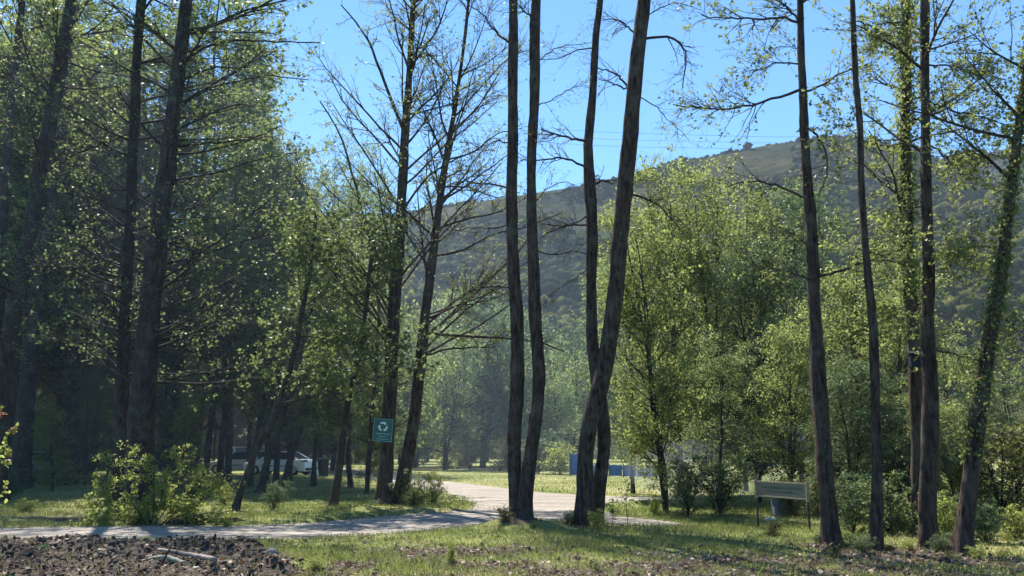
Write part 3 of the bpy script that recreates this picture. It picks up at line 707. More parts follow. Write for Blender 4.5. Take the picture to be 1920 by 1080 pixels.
# ------------------------------------------------------------------ prototypes
F_SPEC = dict(l1=dict(k=64, t0=.24, ang=74, len=3.3, up=.02, prof=pk), l2=dict(k=8, ang=48, len=1.15, flat=.75), l3=dict(k=4, len=.5), leaf=dict(per=13, size=.135, jit=.11, flat=.9), lean=.04)
F_SPEC['l3']['draw'] = True
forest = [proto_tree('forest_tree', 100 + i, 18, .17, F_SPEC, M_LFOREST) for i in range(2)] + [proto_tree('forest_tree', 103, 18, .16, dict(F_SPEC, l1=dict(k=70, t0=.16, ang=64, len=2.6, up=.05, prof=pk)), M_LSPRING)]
fullp = lambda t: .6 + .5 * np.sin(np.pi * np.clip(t, 0, 1))
S_SPEC = dict(l1=dict(k=90, t0=.10, ang=50, len=1.75, up=.05, prof=fullp), l2=dict(k=8, ang=42, len=.75, flat=.1), l3=dict(k=4, len=.35, draw=True), leaf=dict(per=13, size=.072, jit=.075, flat=.2), lean=.03, spread=.05)
slimt = [proto_tree('slim_tree', 110, 9, .07, S_SPEC, M_LSPRING, stems=3), proto_tree('slim_tree', 111, 9, .07, S_SPEC, M_LGREEN, stems=2),
         proto_tree('slim_tree', 112, 9, .07, dict(S_SPEC, l1=dict(k=56, t0=.16, ang=58, len=2.1, up=.0, prof=rnd)), M_LWILLOW, stems=2)]
W_SPEC = dict(l1=dict(k=60, t0=.14, ang=58, len=4.2, up=-.01, prof=rnd), l2=dict(k=8, ang=45, len=1.7, up=-.12, flat=.2), l3=dict(k=4, len=.9, up=-.2), leaf=dict(per=12, size=.24, jit=.16, flat=.1, aspect=.5), lean=.05, spread=.10)
willow = [proto_tree('willow_tree', 120, 12, .2, W_SPEC, M_LWILLOW, stems=3), proto_tree('willow_tree', 121, 12, .2, dict(W_SPEC, l1=dict(k=56, t0=.2, ang=48, len=3.6, up=.02, prof=rnd)), M_LGREEN, stems=2)]
B_SPEC = dict(l1=dict(k=60, t0=.05, ang=46, len=.75, up=.02, prof=rnd), l2=dict(k=6, ang=45, len=.32, flat=0), l3=dict(k=3, len=.16), leaf=dict(per=7, size=.062, jit=.035, flat=.3), lean=.08, spread=.30)
shrubs = [proto_tree('leafy_shrub', 130, 1.8, .018, B_SPEC, M_LSHRUB, stems=8), proto_tree('leafy_shrub', 131, 1.8, .018, dict(B_SPEC, spread=.22), M_LGREEN, stems=6), proto_tree('leafy_shrub', 132, 1.8, .018, dict(B_SPEC, spread=.25), M_LOLIVE, stems=6), proto_tree('leafy_shrub', 133, 1.8, .018, B_SPEC, M_LFOREST, stems=7)]

rr = random.Random(5)
def put(proto, px, Y, top_py, label, **kw):
    x = wp(px, 845, Y)[0]; z = z_at(x, Y); h = wp(px, top_py, Y)[2] - z
    return place(proto, x, Y, z - .03, h, label, rng=rr, **kw)
# mid trees right of the crossing alder
put(slimt[0], 1245, 23.5, 400, 'slim multi stemmed tree rising from the lawn edge in front of blue fence', wide=1.0, name='slim_tree')
put(slimt[0], 1275, 30, 335, 'tallest bushy yellow green tree right of the leaning twin alder', wide=.95)
put(slimt[0], 1345, 31, 345, 'broad yellow green tree second in height right of the twin alder', wide=.95)
put(slimt[0], 1395, 34, 375, 'yellow green tree closing the right side of the tall bushy clump', wide=.8)
put(slimt[2], 1185, 33, 470, 'shorter pale tree overhanging the blue fence behind the twin alder', wide=.95)
put(slimt[1], 1420, 27, 480, 'cool green tree standing behind smoke left of the signboard', wide=1.1)
put(slimt[0], 1475, 22, 590, 'bushy lime green tree hanging over the wooden signboard', wide=1.25, rz=1.0)
put(slimt[2], 1345, 24, 640, 'greyish green low tree at back of the smoke drifting over lawn', wide=1.35)
put(slimt[1], 1500, 36, 385, 'dense green tree behind the dark alder right of signboard', wide=1.0)
put(slimt[0], 1590, 27, 480, 'yellow green tree filling the gap between first two right hand trunks', wide=1.2)
put(slimt[1], 1575, 40, 375, 'round topped green tree on the skyline below the hill crest', wide=1.1)
put(slimt[1], 1600, 19.5, 690, 'shaded dark green small tree between first two right hand trunks', wide=1.7)
put(slimt[0], 1680, 24, 520, 'leafy tree filling gap between the thinnest trunk and ivy covered one', wide=1.2)
put(slimt[1], 1690, 18.5, 760, 'low dark tree in the shade behind the thinnest trunk', wide=1.9)
put(slimt[2], 1790, 30, 640, 'pale leafy tree between the stout alder and rightmost leaning one', wide=1.5)
put(slimt[0], 1790, 19, 740, 'bushy lime tree low between the two rightmost alders', wide=1.8)
put(slimt[2], 1905, 22, 700, 'broad olive green tree at the right edge of the photo', wide=1.7)
put(slimt[0], 1960, 28, 640, 'tall leafy tree just reaching into the right edge', wide=1.3)
# centre left
for (px, Y, top, k, wd, lab) in [(600, 66, 285, 2, .75, 'light leafed tree against the sky right of the left forest'), (655, 62, 300, 2, .8, 'light leafed tree left of the fan shaped alder, below the sky gap'), (690, 32, 470, 2, 1.1, 'bushy pale tree directly left of the fan shaped alder'),
                                 (560, 78, 400, 1, 1.0, 'dark green tree closing the right flank of the left forest'), (625, 68, 560, 1, 1.6, 'shaded tree in the background above the litter bin'), (545, 46, 330, 1, 1.0, 'tree behind the dark flank of the left forest'), (480, 84, 640, 1, 2.0, 'shaded tree in the background above the silver estate car')]:
    put(slimt[k], px, Y, top, lab, wide=wd)
# far side of the field
for (px, Y, top, k, wd, lab) in [(835, 72, 640, 0, .8, 'pale rounded willow at left end of the far tree line'), (905, 78, 590, 1, 1.0, 'large dark blue green tree in middle of the far tree line'), (870, 90, 560, 0, 1.0, 'tall sunlit willow behind the dark tree of far tree line'),
                                 (950, 84, 640, 1, .9, 'dark tree just left of the double stemmed alder at field edge'), (1035, 72, 690, 0, .8, 'sunlit willow seen between double stemmed and twin alder'), (1075, 80, 650, 0, .8, 'taller willow behind blue fence end left of the twin alder'),
                                 (985, 92, 610, 1, 1, 'far dark tree between stems of the double alder'), (1130, 84, 640, 1, .9, 'willow of the far tree line hidden behind twin alder'), (1190, 86, 680, 0, .9, 'willow at right end of the far tree line above blue fence'), (780, 86, 600, 0, 1.0, 'willow behind the slimmer leaning alder'), (720, 76, 640, 1, 1.0, 'far tree behind the recycling sign')]:
    put(willow[k], px, Y, top, lab, wide=wd, name='willow_tree')
for i in range(16):      # belt behind the far tree line
    px = 560 + i * 62 + rr.uniform(-20, 20); Y = rr.uniform(105, 135)
    put(willow[i % 2], px, Y, rr.uniform(640, 700), 'hazy tree of the belt behind the far tree line', wide=1.1, group='trees in the belt at the foot of the hill', name='willow_tree')
# left forest
placed = []
def scatter_forest(n, px0, px1, Y0, Y1, top0, top1, prot, avoid=None):
    c = 0; tries = 0
    while c < n and tries < 4000:
        tries += 1
        Y = rr.uniform(Y0, Y1); px = rr.uniform(px0, px1); x = wp(px, 845, Y)[0]
        if avoid and avoid(px, Y): continue
        if any((x - a) ** 2 + (Y - b) ** 2 < 5.0 for a, b in placed): continue
        placed.append((x, Y)); c += 1
        lim = np.interp(px, [-400, 270, 360, 430, 490, 560], [0, 0, 100, 200, 340, 430])
        h = min(rr.uniform(21, 26) * (1 if Y < 60 else 1.1), max(7, wp(px, lim, Y)[2]))
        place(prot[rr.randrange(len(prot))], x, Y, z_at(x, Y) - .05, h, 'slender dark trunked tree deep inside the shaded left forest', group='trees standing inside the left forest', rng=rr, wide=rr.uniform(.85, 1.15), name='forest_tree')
cars_zone = lambda px, Y: (Y > 48 and Y < 72 and 255 < px < 640) or (Y < 48 and px > 400 and Y < 30) or (300 < px < 620 and 36 < Y < 48)
scatter_forest(17, -350, 340, 38, 50, 0, 0, forest, cars_zone)
scatter_forest(26, -450, 470, 48, 66, 0, 0, forest, cars_zone)
scatter_forest(30, -500, 560, 82, 108, 0, 0, forest, cars_zone)
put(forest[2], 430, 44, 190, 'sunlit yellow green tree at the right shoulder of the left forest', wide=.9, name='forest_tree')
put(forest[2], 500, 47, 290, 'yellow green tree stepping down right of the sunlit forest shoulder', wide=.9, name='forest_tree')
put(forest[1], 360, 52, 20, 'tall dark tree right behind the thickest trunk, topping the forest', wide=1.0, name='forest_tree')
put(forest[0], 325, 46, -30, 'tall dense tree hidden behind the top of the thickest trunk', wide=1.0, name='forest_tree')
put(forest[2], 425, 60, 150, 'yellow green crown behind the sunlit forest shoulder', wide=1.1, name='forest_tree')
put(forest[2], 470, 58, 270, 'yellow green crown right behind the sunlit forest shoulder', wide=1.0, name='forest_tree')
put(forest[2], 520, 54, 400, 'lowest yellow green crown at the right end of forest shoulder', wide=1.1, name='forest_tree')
put(forest[0], 415, 38, 250, 'dark dense tree in front of the sunlit forest shoulder', wide=1.0, name='forest_tree')
put(forest[1], 520, 40, 430, 'dark dense tree above the parked cars', wide=1.1, name='forest_tree')
put(forest[0], 590, 38, 470, 'dark dense tree above the white saloon and litter bin', wide=1.2, name='forest_tree')
put(forest[1], 660, 36, 520, 'dark dense tree left behind the recycling sign trunk', wide=1.2, name='forest_tree')
for i in range(26):
    px = -120 + i * 28 + rr.uniform(-12, 12); Y = rr.uniform(76, 100)
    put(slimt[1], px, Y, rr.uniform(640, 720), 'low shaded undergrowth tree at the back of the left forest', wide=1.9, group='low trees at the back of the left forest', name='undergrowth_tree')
for i in range(14):
    px = 640 - i * 60 + rr.uniform(-20, 20); Y = rr.uniform(68, 74)
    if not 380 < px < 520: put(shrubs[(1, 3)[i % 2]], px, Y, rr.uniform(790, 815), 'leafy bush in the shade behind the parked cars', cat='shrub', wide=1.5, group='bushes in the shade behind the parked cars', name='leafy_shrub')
for i, (px, Y, top, lab) in enumerate([(105, 34, 760, 'young leafy tree in shade just right of the left edge trunks'), (165, 40, 720, 'young leafy tree between the left edge trunks and the thickest trunk'), (345, 34, 745, 'young leafy tree right of the thickest trunk above the bush'), (15, 40, 740, 'young leafy tree at the left photo edge under the tall trunks'),
                                     (205, 52, 690, 'young tree deep in the shade left of the slim upright trunk'), (320, 44, 640, 'taller young tree in shade behind the thickest trunk'), (690, 34, 700, 'young leafy tree just left of the recycling sign post')]):
    put(slimt[(0, 1)[i % 2]], px, Y, top, lab, wide=1.25, name='young_tree')
# shrubs
def shrub(k, px, py, h, label, wd=1.0, group=None, name='leafy_shrub', rz=None):
    g = gp(px, py); z = z_at(g[0], g[1])
    return place(shrubs[k], g[0], g[1], z - .03, h, label, cat='shrub', group=group, rng=rr, wide=wd, name=name, rz=rz)
shrub(0, 262, 984, .4, 'low lush part of the large bush by the road at left', 1.7)
shrub(0, 810, 945, .95, 'shrub growing at the foot of the slimmer leaning alder', .8)
shrub(3, 775, 950, 1.0, 'dark shaded shrub pressed against the two sign side alders', 1.0)
shrub(1, 512, 955, .7, 'shaded dark shrub between the nearest slender trunk and lawn', 1.1)
shrub(0, 420, 945, .6, 'shaded green shrub behind the right side of the large bush', 1.2)
shrub(3, 365, 935, 1.0, 'dark shrub behind the middle of the large bush', 1.3)
shrub(0, 60, 905, 1.3, 'green ferny shrub at the foot of the left edge trunks', 1.4)
shrub(0, 120, 912, 1.1, 'green ferny shrub right of the one under the left edge trunks', 1.5)
shrub(3, 10, 930, .9, 'low dark shrub at the left photo edge beyond the road', 1.5)
shrub(0, 45, 960, .35, 'small leafy weed patch on the left verge', 2.2)
shrub(1, 1290, 968, 1.35, 'pale green bush at right foot of the thin stemmed clump', .85)
shrub(1, 1350, 965, 1.2, 'bluish green bush standing in the drifting smoke', 1.1)
shrub(0, 1228, 962, .5, 'small lime bush at foot of the thin dark stems by the lawn', .8)
shrub(2, 1490, 970, 1.0, 'yellowish shrub behind the right half of the signboard', .7)
shrub(2, 1545, 975, 1.3, 'brownish shrub behind the first right hand trunk', .9)
shrub(1, 1600, 1005, 1.0, 'dark green shrub between the first two right hand trunks', 1.1)
shrub(3, 1675, 1008, 1.1, 'dark shrub between the thinnest and stoutest right hand trunks', 1.1)
shrub(0, 1770, 1018, .8, 'lime green shrub between the stout alder and rightmost one', 1.0)
shrub(1, 1700, 985, 1.6, 'tall dark shrub behind the ivy covered trunk', 1.2)
shrub(2, 1880, 985, 2.2, 'large olive brown shrub at the right edge behind leaning alder', 1.2)
shrub(1, 1850, 1022, .7, 'green shrub at the right foot of the rightmost alder', 1.2)
shrub(0, 1905, 1015, .6, 'low bright shrub in the right corner', 1.4)
shrub(3, 1830, 975, 1.6, 'shaded shrub behind the rightmost leaning alder', 1.2)
shrub(0, 1122, 997, .42, 'leafy sprouts hiding the foot of the twin alder', 1.15)
shrub(1, 1065, 990, .28, 'small weed clump left of the twin alder foot', 1.1)
shrub(0, 845, 1062, .34, 'upright light green weed in the near grass', .55)
shrub(0, 425, 988, .22, 'low lime weed clump at the far road edge', 1.6)
shrub(0, 590, 1072, .2, 'tiny lime weed beside the pale grey stone', 1.6)
for i, (px, py, s) in enumerate([(840, 879, 2.4), (880, 880, 2), (935, 884, 2.6), (1010, 888, 2.6), (1050, 890, 2), (780, 878, 2.6), (860, 874, 3), (980, 882, 3)]):
    shrub((0, 1, 2, 1)[i % 4], px, py, s, 'bush along the far edge of the field', 1.2, group='bushes along the far edge of the field')

for i, (px, py, k) in enumerate([(1535, 1024, 1), (1590, 1030, 0), (1620, 1042, 1), (1668, 1040, 2), (1705, 1036, 0), (1765, 1040, 1), (1785, 1052, 3), (1835, 1050, 0), (950, 990, 2), (1000, 996, 1), (700, 952, 1), (1440, 1010, 2), (1880, 1048, 0), (1560, 1046, 2)]):
    shrub(k, px, py, (.16, .22, .30)[i % 3], 'small weed tuft near the foot of an alder', 1.5, group='weed tufts round the feet of the alders', name='weed_tuft')
# the large arching bush by the road
def big_bush():
    rng = np.random.RandomState(77)
    g = gp(285, 985); loc = np.array([g[0], g[1], z_at(g[0], g[1])]); Y = g[1]
    root = empty('arching_bush', tuple(loc)); tag(root, 'large lime green bush with arching stems on the far side of the road at left', 'bush')
    w_ = Acc(); l_ = Acc()
    canes = [[(285, 985), (262, 930), (240, 880), (225, 850), (200, 858), (185, 875)], [(290, 985), (330, 930), (345, 870), (338, 838), (355, 835)], [(300, 985), (350, 940), (385, 900), (405, 890), (412, 905)],
             [(280, 985), (275, 900), (262, 862), (245, 843)], [(270, 985), (220, 950), (185, 935), (165, 950)], [(290, 985), (310, 900), (325, 860), (330, 850), (360, 858), (372, 880)], [(260, 985), (205, 960), (170, 965), (150, 975)],
             [(300, 985), (345, 965), (375, 935), (400, 930)], [(320, 985), (360, 968), (400, 960), (425, 968)], [(250, 985), (215, 972), (175, 978), (155, 985)], [(310, 985), (365, 955), (395, 915), (425, 900), (440, 915)], [(240, 985), (205, 940), (190, 905), (172, 900)], [(335, 985), (360, 940), (372, 905), (368, 885)], [(285, 985), (290, 930), (285, 880), (270, 865)], [(275, 985), (240, 930), (215, 905)], [(310, 985), (330, 960), (355, 945)], [(280, 985), (305, 930), (300, 890)]]
    for c in canes:
        pts = [wp(x, y, Y + rng.uniform(-.3, .3)) for x, y in c]
        P, r = resample(pts, np.linspace(.013, .004, len(pts)), 14, 2)
        w_.add(tubes(P[None], r[None], 5))
        P2, R2 = children(P[None], r[None], rng, 19, .12, 1, 58, .26, 5, .05, .2, .6, None, .002)
        w_.add(tubes(P2, R2, 3))
        P3, R3 = children(P2, R2, rng, 4, .1, 1, 45, .14, 4, .03, .2, .6, None, .0015)
        l_.add(leaves(leaf_pts(P3, rng, 5, .1, .03), rng, .055, .3))
    V, Q = w_.get(); np_mesh('stems', V - loc, Q, M_BARK, root); V, Q = l_.get(); np_mesh('foliage', V - loc, Q, M_LSHRUB, root)
big_bush()
# young plant with reddish tips entering at the left edge
def edge_plant():
    rng = np.random.RandomState(5); Y = 11.5
    g = wp(-30, 845, Y); loc = np.array([g[0], Y, z_at(g[0], Y)])
    root = empty('young_plant', tuple(loc)); tag(root, 'sunlit lime green shoot with reddish leaf tips poking in at the left edge', 'plant')
    w_ = Acc(); l_ = Acc(); t_ = Acc()
    for c in ([(-30, 1060), (-20, 930), (-5, 850), (18, 810), (34, 795)], [(-30, 1060), (-25, 900), (-12, 830), (2, 790), (6, 762)], [(-30, 1060), (-10, 950), (5, 880), (20, 845)]):
        pts = [wp(x, y, Y) for x, y in c]; pts[0][2] = loc[2] - .03
        P, r = resample(pts, np.linspace(.01, .003, len(pts)), 12, 2); w_.add(tubes(P[None], r[None], 5))
        P2, R2 = children(P[None], r[None], rng, 16, .35, 1, 50, .13, 4, .05, .2, .6, None, .002); w_.add(tubes(P2, R2, 3))
        l_.add(leaves(leaf_pts(P2, rng, 5, .2, .015), rng, .055, .2)); t_.add(leaves(leaf_pts(P[None][:, 9:], rng, 12, .5, .02), rng, .05, .2))
    V, Q = w_.get(); np_mesh('stems', V - loc, Q, M_BARK, root); V, Q = l_.get(); np_mesh('foliage', V - loc, Q, M_LSHRUB, root)
    V, Q = t_.get(); np_mesh('leaf_tips', V - loc, Q, leaf_mat('reddish_tips', (.25, .10, .06), (.4, .2, .12), (.5, .3, .2), (.4, .2, .1), .4), root)
edge_plant()
def sapling(px, py, top, label, seed, spr=.12):
    rng = np.random.RandomState(seed); g = gp(px, py); loc = np.array([g[0], g[1], z_at(g[0], g[1])]); Y = g[1]
    root = empty('sapling', tuple(loc)); tag(root, label, 'sapling')
    pts = [wp(px + rng.uniform(-3, 3), y, Y) for y in np.linspace(py, top, 6)]; pts[0][2] = loc[2] - .03
    P, r = resample(pts, np.linspace(.008, .003, 6), 12, 1); w_ = Acc(); w_.add(tubes(P[None], r[None], 5))
    P2, R2 = children(P[None], r[None], rng, 16, .3, 1, 60, spr * 1.6, 5, .0, .2, .6, None, .0018); w_.add(tubes(P2, R2, 3))
    V, Q = w_.get(); np_mesh('stem', V - loc, Q, M_BARK, root)
    V, Q = leaves(leaf_pts(P2, rng, 5, .3, .02), rng, .05, .2); np_mesh('foliage', V - loc, Q, M_LGREEN, root)
sapling(1176, 986, 898, 'thin lone sapling with few leaves right of the twin alder', 1)
sapling(1150, 985, 940, 'short twiggy sapling between twin alder and the lone taller one', 2)
sapling(78, 1075, 1010, 'dry little stalk standing in the ploughed soil at far left', 3, .03)

# ------------------------------------------------------------------ ground cover (stuff)
def grass_cover():
    rng = np.random.RandomState(9)
    def cand(N, y0, y1, pw):
        y = y0 + (y1 - y0) * rng.rand(N) ** pw
        x = (rng.rand(N) * 2 - 1) * y * .64
        return x, y
    for nm, N, y0, y1, pw, hgt, wd, mat in (('grass', 210000, 9.4, 26, 1.7, .055, .012, M_GRASS), ('lawn_grass', 60000, 24, 60, 1.3, .05, .035, M_GRASS)):
        x, y = cand(N, y0, y1, pw)
        h, ins, d = z_many(x, y)
        s = np.clip(bankmask(x, y) * 1.3 + soilmask(x, y), 0, 1)
        cl = fbm(x * 1.8, y * 1.8, 3) + .5
        keep = (~ins | (d < .12)) & (rng.rand(N) > s * .96) & (rng.rand(N) < .25 + 1.1 * cl)
        x, y, h, cl = x[keep], y[keep], h[keep], cl[keep]; n = len(x)
        a = rng.uniform(0, 6.28, n); L = hgt * rng.uniform(.5, 1.7, n) * (.55 + cl) * (1 + (fbm(x * .7, y * .7) > .12) * .6); ln = rng.uniform(.15, .9, n)
        ww = wd * rng.uniform(.6, 1.3, n)
        B = np.stack([x, y, h - .01], 1); ax = np.stack([np.cos(a), np.sin(a), np.zeros(n)], 1); la = rng.uniform(0, 6.28, n)
        top = B + np.stack([np.cos(la) * L * ln, np.sin(la) * L * ln, L], 1); mid = (B + top) / 2 + np.array([0, 0, .008])
        V = np.stack([B - ax * ww[:, None] * .3, mid - ax * ww[:, None] * .5, top, mid + ax * ww[:, None] * .5], 1).reshape(-1, 3)
        tag(np_mesh(nm, V, np.arange(4 * n).reshape(-1, 4), mat), 'short green grass covering verge and lawn', 'grass', kind='stuff')
M_GRASS = leaf_mat('grass_blades', (.065, .08, .024), (.14, .145, .05), (.30, .26, .12), (.2, .25, .06), .35, .7)
grass_cover()
def litter():
    rng = np.random.RandomState(10)
    N = 34000
    y = 8.6 + 7.2 * rng.rand(N) ** 1.4; x = (rng.rand(N) * 2 - 1) * y * .64
    s = np.clip(soilmask(x, y) + .12 + bankmask(x, y) * .25, 0, 1)
    h, ins, d = z_many(x, y); k = (rng.rand(N) < s) & ~ins; x, y, h = x[k], y[k], h[k]
    V, Q = leaves(np.stack([x, y, h + .018], 1), rng, .06, 1.2, .7, .4)
    tag(np_mesh('dead_leaves', V, Q, leaf_mat('dead_leaves', (.06, .04, .03), (.16, .11, .075), (.42, .34, .27), (.2, .12, .06), .15, .7)), 'dry brown leaves littering the near ground', 'leaf litter', kind='stuff')
    N = 11000; y = 8.6 + 6.3 * rng.rand(N) ** 1.1; x = (rng.rand(N) * 2 - 1) * y * .64
    s = np.clip(bankmask(x, y) * .8 + soilmask(x, y) * .7, 0, 1); h, ins, d = z_many(x, y); k = (rng.rand(N) < s) & ~ins; x, y, h = x[k], y[k], h[k]; n = len(x)
    a = rng.uniform(0, 6.28, n); L = rng.uniform(.05, .2, n); P = np.zeros((n, 4, 3))
    for i in range(4): P[:, i] = np.stack([x + np.cos(a) * L * i / 3 + rng.randn(n) * .008, y + np.sin(a) * L * i / 3 + rng.randn(n) * .008, h + .02 + rng.rand(n) * .02 * i], 1)
    V, Q = tubes(P, np.full((n, 4), .0028) * rng.uniform(.5, 1.4, (n, 1)), 3)
    tag(np_mesh('rootlets', V, Q, simple('dry_roots', (.20, .16, .12), .9, .5, 5)), 'dry rootlets and straw strewn over the soil', 'rootlets', kind='stuff')
    N = 16000; pi_ = rng.randint(0, len(road_d), N); pp = road_d[pi_] + rng.randn(N, 2) * np.array([.35, .22]); m_ = (pp[:, 1] < 26) & (pp[:, 1] > 10) & (np.abs(pp[:, 0]) < 14); pp = pp[m_]
    a_, b2_, c2_ = z_many(pp[:, 0], pp[:, 1]); zz = np.where(b2_, .006, a_)
    V, Q = leaves(np.stack([pp[:, 0], pp[:, 1], zz + .008], 1), rng, .035, 3.0, .8, .5)
    tag(np_mesh('gravel', V, Q, simple('loose_gravel', (.24, .21, .17), .95, .5, 30)), 'loose grit and chips along the track edges', 'gravel', kind='stuff')
    # clods
    N = 34000
    y = 8.6 + 5.9 * rng.rand(N) ** 1.1; x = rng.uniform(-9, 6, N)
    b = bankmask(x, y); s = np.clip(b + .08 * soilmask(x, y), 0, 1)
    h, ins, d = z_many(x, y); k = (rng.rand(N) < s) & ~ins; x, y, h = x[k], y[k], h[k]; n = len(x)
    bm = bmesh.new(); bmesh.ops.create_icosphere(bm, subdivisions=1, radius=1)
    bv = np.array([v.co[:] for v in bm.verts]); bf = np.array([[v.index for v in f.verts] for f in bm.faces]); bm.free()
    sz = np.minimum(rng.lognormal(-4.35, .6, n), np.where(y < 11.2, .022, .055))
    V = bv[None] * (1 + .22 * np.clip(rng.randn(n, len(bv), 1), -1.6, 1.4)) * sz[:, None, None] * rng.uniform(.5, 1.4, (n, 1, 3)) + np.stack([x, y, h + sz * .3], 1)[:, None]
    F = (bf[None] + (np.arange(n) * len(bv))[:, None, None]).reshape(-1, 3)
    tag(np_mesh('soil_clods', V.reshape(-1, 3), F, simple('clod_soil', (.058, .049, .043), 1, .6, 14, bump=.6), Fn=3), 'dark ploughed clods heaped along the near left bank', 'soil', kind='stuff')
litter()

# ------------------------------------------------------------------ objects
M_WOOD = simple('weathered_wood', (.27, .23, .15), .8, .3, 14, stretch=(1, 1, 8), bump=.4)
M_WOODG = simple('grey_board', (.20, .17, .13), .85, .25, 10, stretch=(.3, 1, 5), bump=.3)
M_DARKMETAL = simple('dark_post_metal', (.02, .022, .026), .5, .2)
M_SIGN = simple('sign_green', (.004, .075, .06), .45, .12, 4)
M_WHITEP = simple('sign_white', (.62, .68, .68), .5, .05)
M_SIGNTXT = simple('sign_faded_print', (.20, .36, .33), .6, .1)
M_GREYM = simple('galvanised_metal', (.32, .34, .35), .45, .15, metal=.4)
M_PRINT = simple('board_faded_print', (.10, .12, .10), .8, .2)

def recycling_sign():
    Y = gp(710, 948)[1] - .25
    c = wp(718, 806.5, Y); m = mpp(718, 806, Y); W, H = 36 * m, 42 * m
    base = wp(710, 948, Y)
    root = empty('recycling_sign', (base[0], Y, z_at(base[0], Y))); tag(root, 'green recycling sign with white three arrow symbol on a thin post before alder trunk', 'sign')
    o = Vector(root.location)
    bm = bmesh.new(); add_cyl(bm, Vector((0, .035, -.2)), Vector((c[0] - .04 - o.x, .035, c[2] + .15 - o.z)), .016, n=10); bm_obj('post', bm, M_DARKMETAL, root)
    rot = Matrix.Rotation(R(4), 3, 'Y')
    cl = Vector((c[0] - o.x, 0, c[2] - o.z))
    bm = bmesh.new(); add_box(bm, (0, 0, 0), (W, .012, H), None, .003); pn = bm_obj('panel', bm, M_SIGN, root); pn.location = cl; pn.rotation_euler = (0, R(4), R(3))
    def on(name, build, mat):
        b = bmesh.new(); build(b); ob = bm_obj(name, b, mat, pn); return ob
    def frame(b):
        t = .012
        add_box(b, (0, -.010, H / 2 - t / 2), (W, .006, t)); add_box(b, (0, -.010, -H / 2 + t / 2), (W, .006, t))
        add_box(b, (-W / 2 + t / 2, -.010, 0), (t, .006, H - 2 * t)); add_box(b, (W / 2 - t / 2, -.010, 0), (t, .006, H - 2 * t))
    on('border', frame, M_SIGNTXT)
    def arrows(b):
        cx, cz, r = -.005, H * .155, W * .20
        for k in range(3):
            a0 = R(90 + 120 * k)
            # bent band with an arrow head
            ang = np.linspace(a0 + R(42), a0 - R(22), 7); th = W * .088
            prev = None
            for a in ang:
                pi_ = b.verts.new((cx + math.cos(a) * (r - th / 2), -.0105, cz + math.sin(a) * (r - th / 2))); po = b.verts.new((cx + math.cos(a) * (r + th / 2), -.0105, cz + math.sin(a) * (r + th / 2)))
                if prev: b.faces.new((prev[0], prev[1], po, pi_))
                prev = (pi_, po)
            a = ang[-1]; a2 = a - R(34)
            v1 = b.verts.new((cx + math.cos(a) * (r - th * 1.0), -.0107, cz + math.sin(a) * (r - th * 1.0))); v2 = b.verts.new((cx + math.cos(a) * (r + th * 1.0), -.0107, cz + math.sin(a) * (r + th * 1.0))); v3 = b.verts.new((cx + math.cos(a2) * r * 1.0, -.0107, cz + math.sin(a2) * r * 1.0))
            b.faces.new((v1, v2, v3))
    on('recycling_symbol', arrows, M_WHITEP)
    def text(b):
        rs = random.Random(3)
        for (z, wid, hh) in ((-H * .165, W * .72, H * .05), (-H * .285, W * .40, H * .042), (-H * .40, W * .62, H * .032)):
            x = -wid / 2
            while x < wid / 2:
                lw = rs.uniform(.014, .026); add_box(b, (x + lw / 2, -.0095, z), (lw, .004, hh * rs.uniform(.8, 1.05))); x += lw + .006
    on('faded_lettering', text, M_SIGNTXT)
recycling_sign()

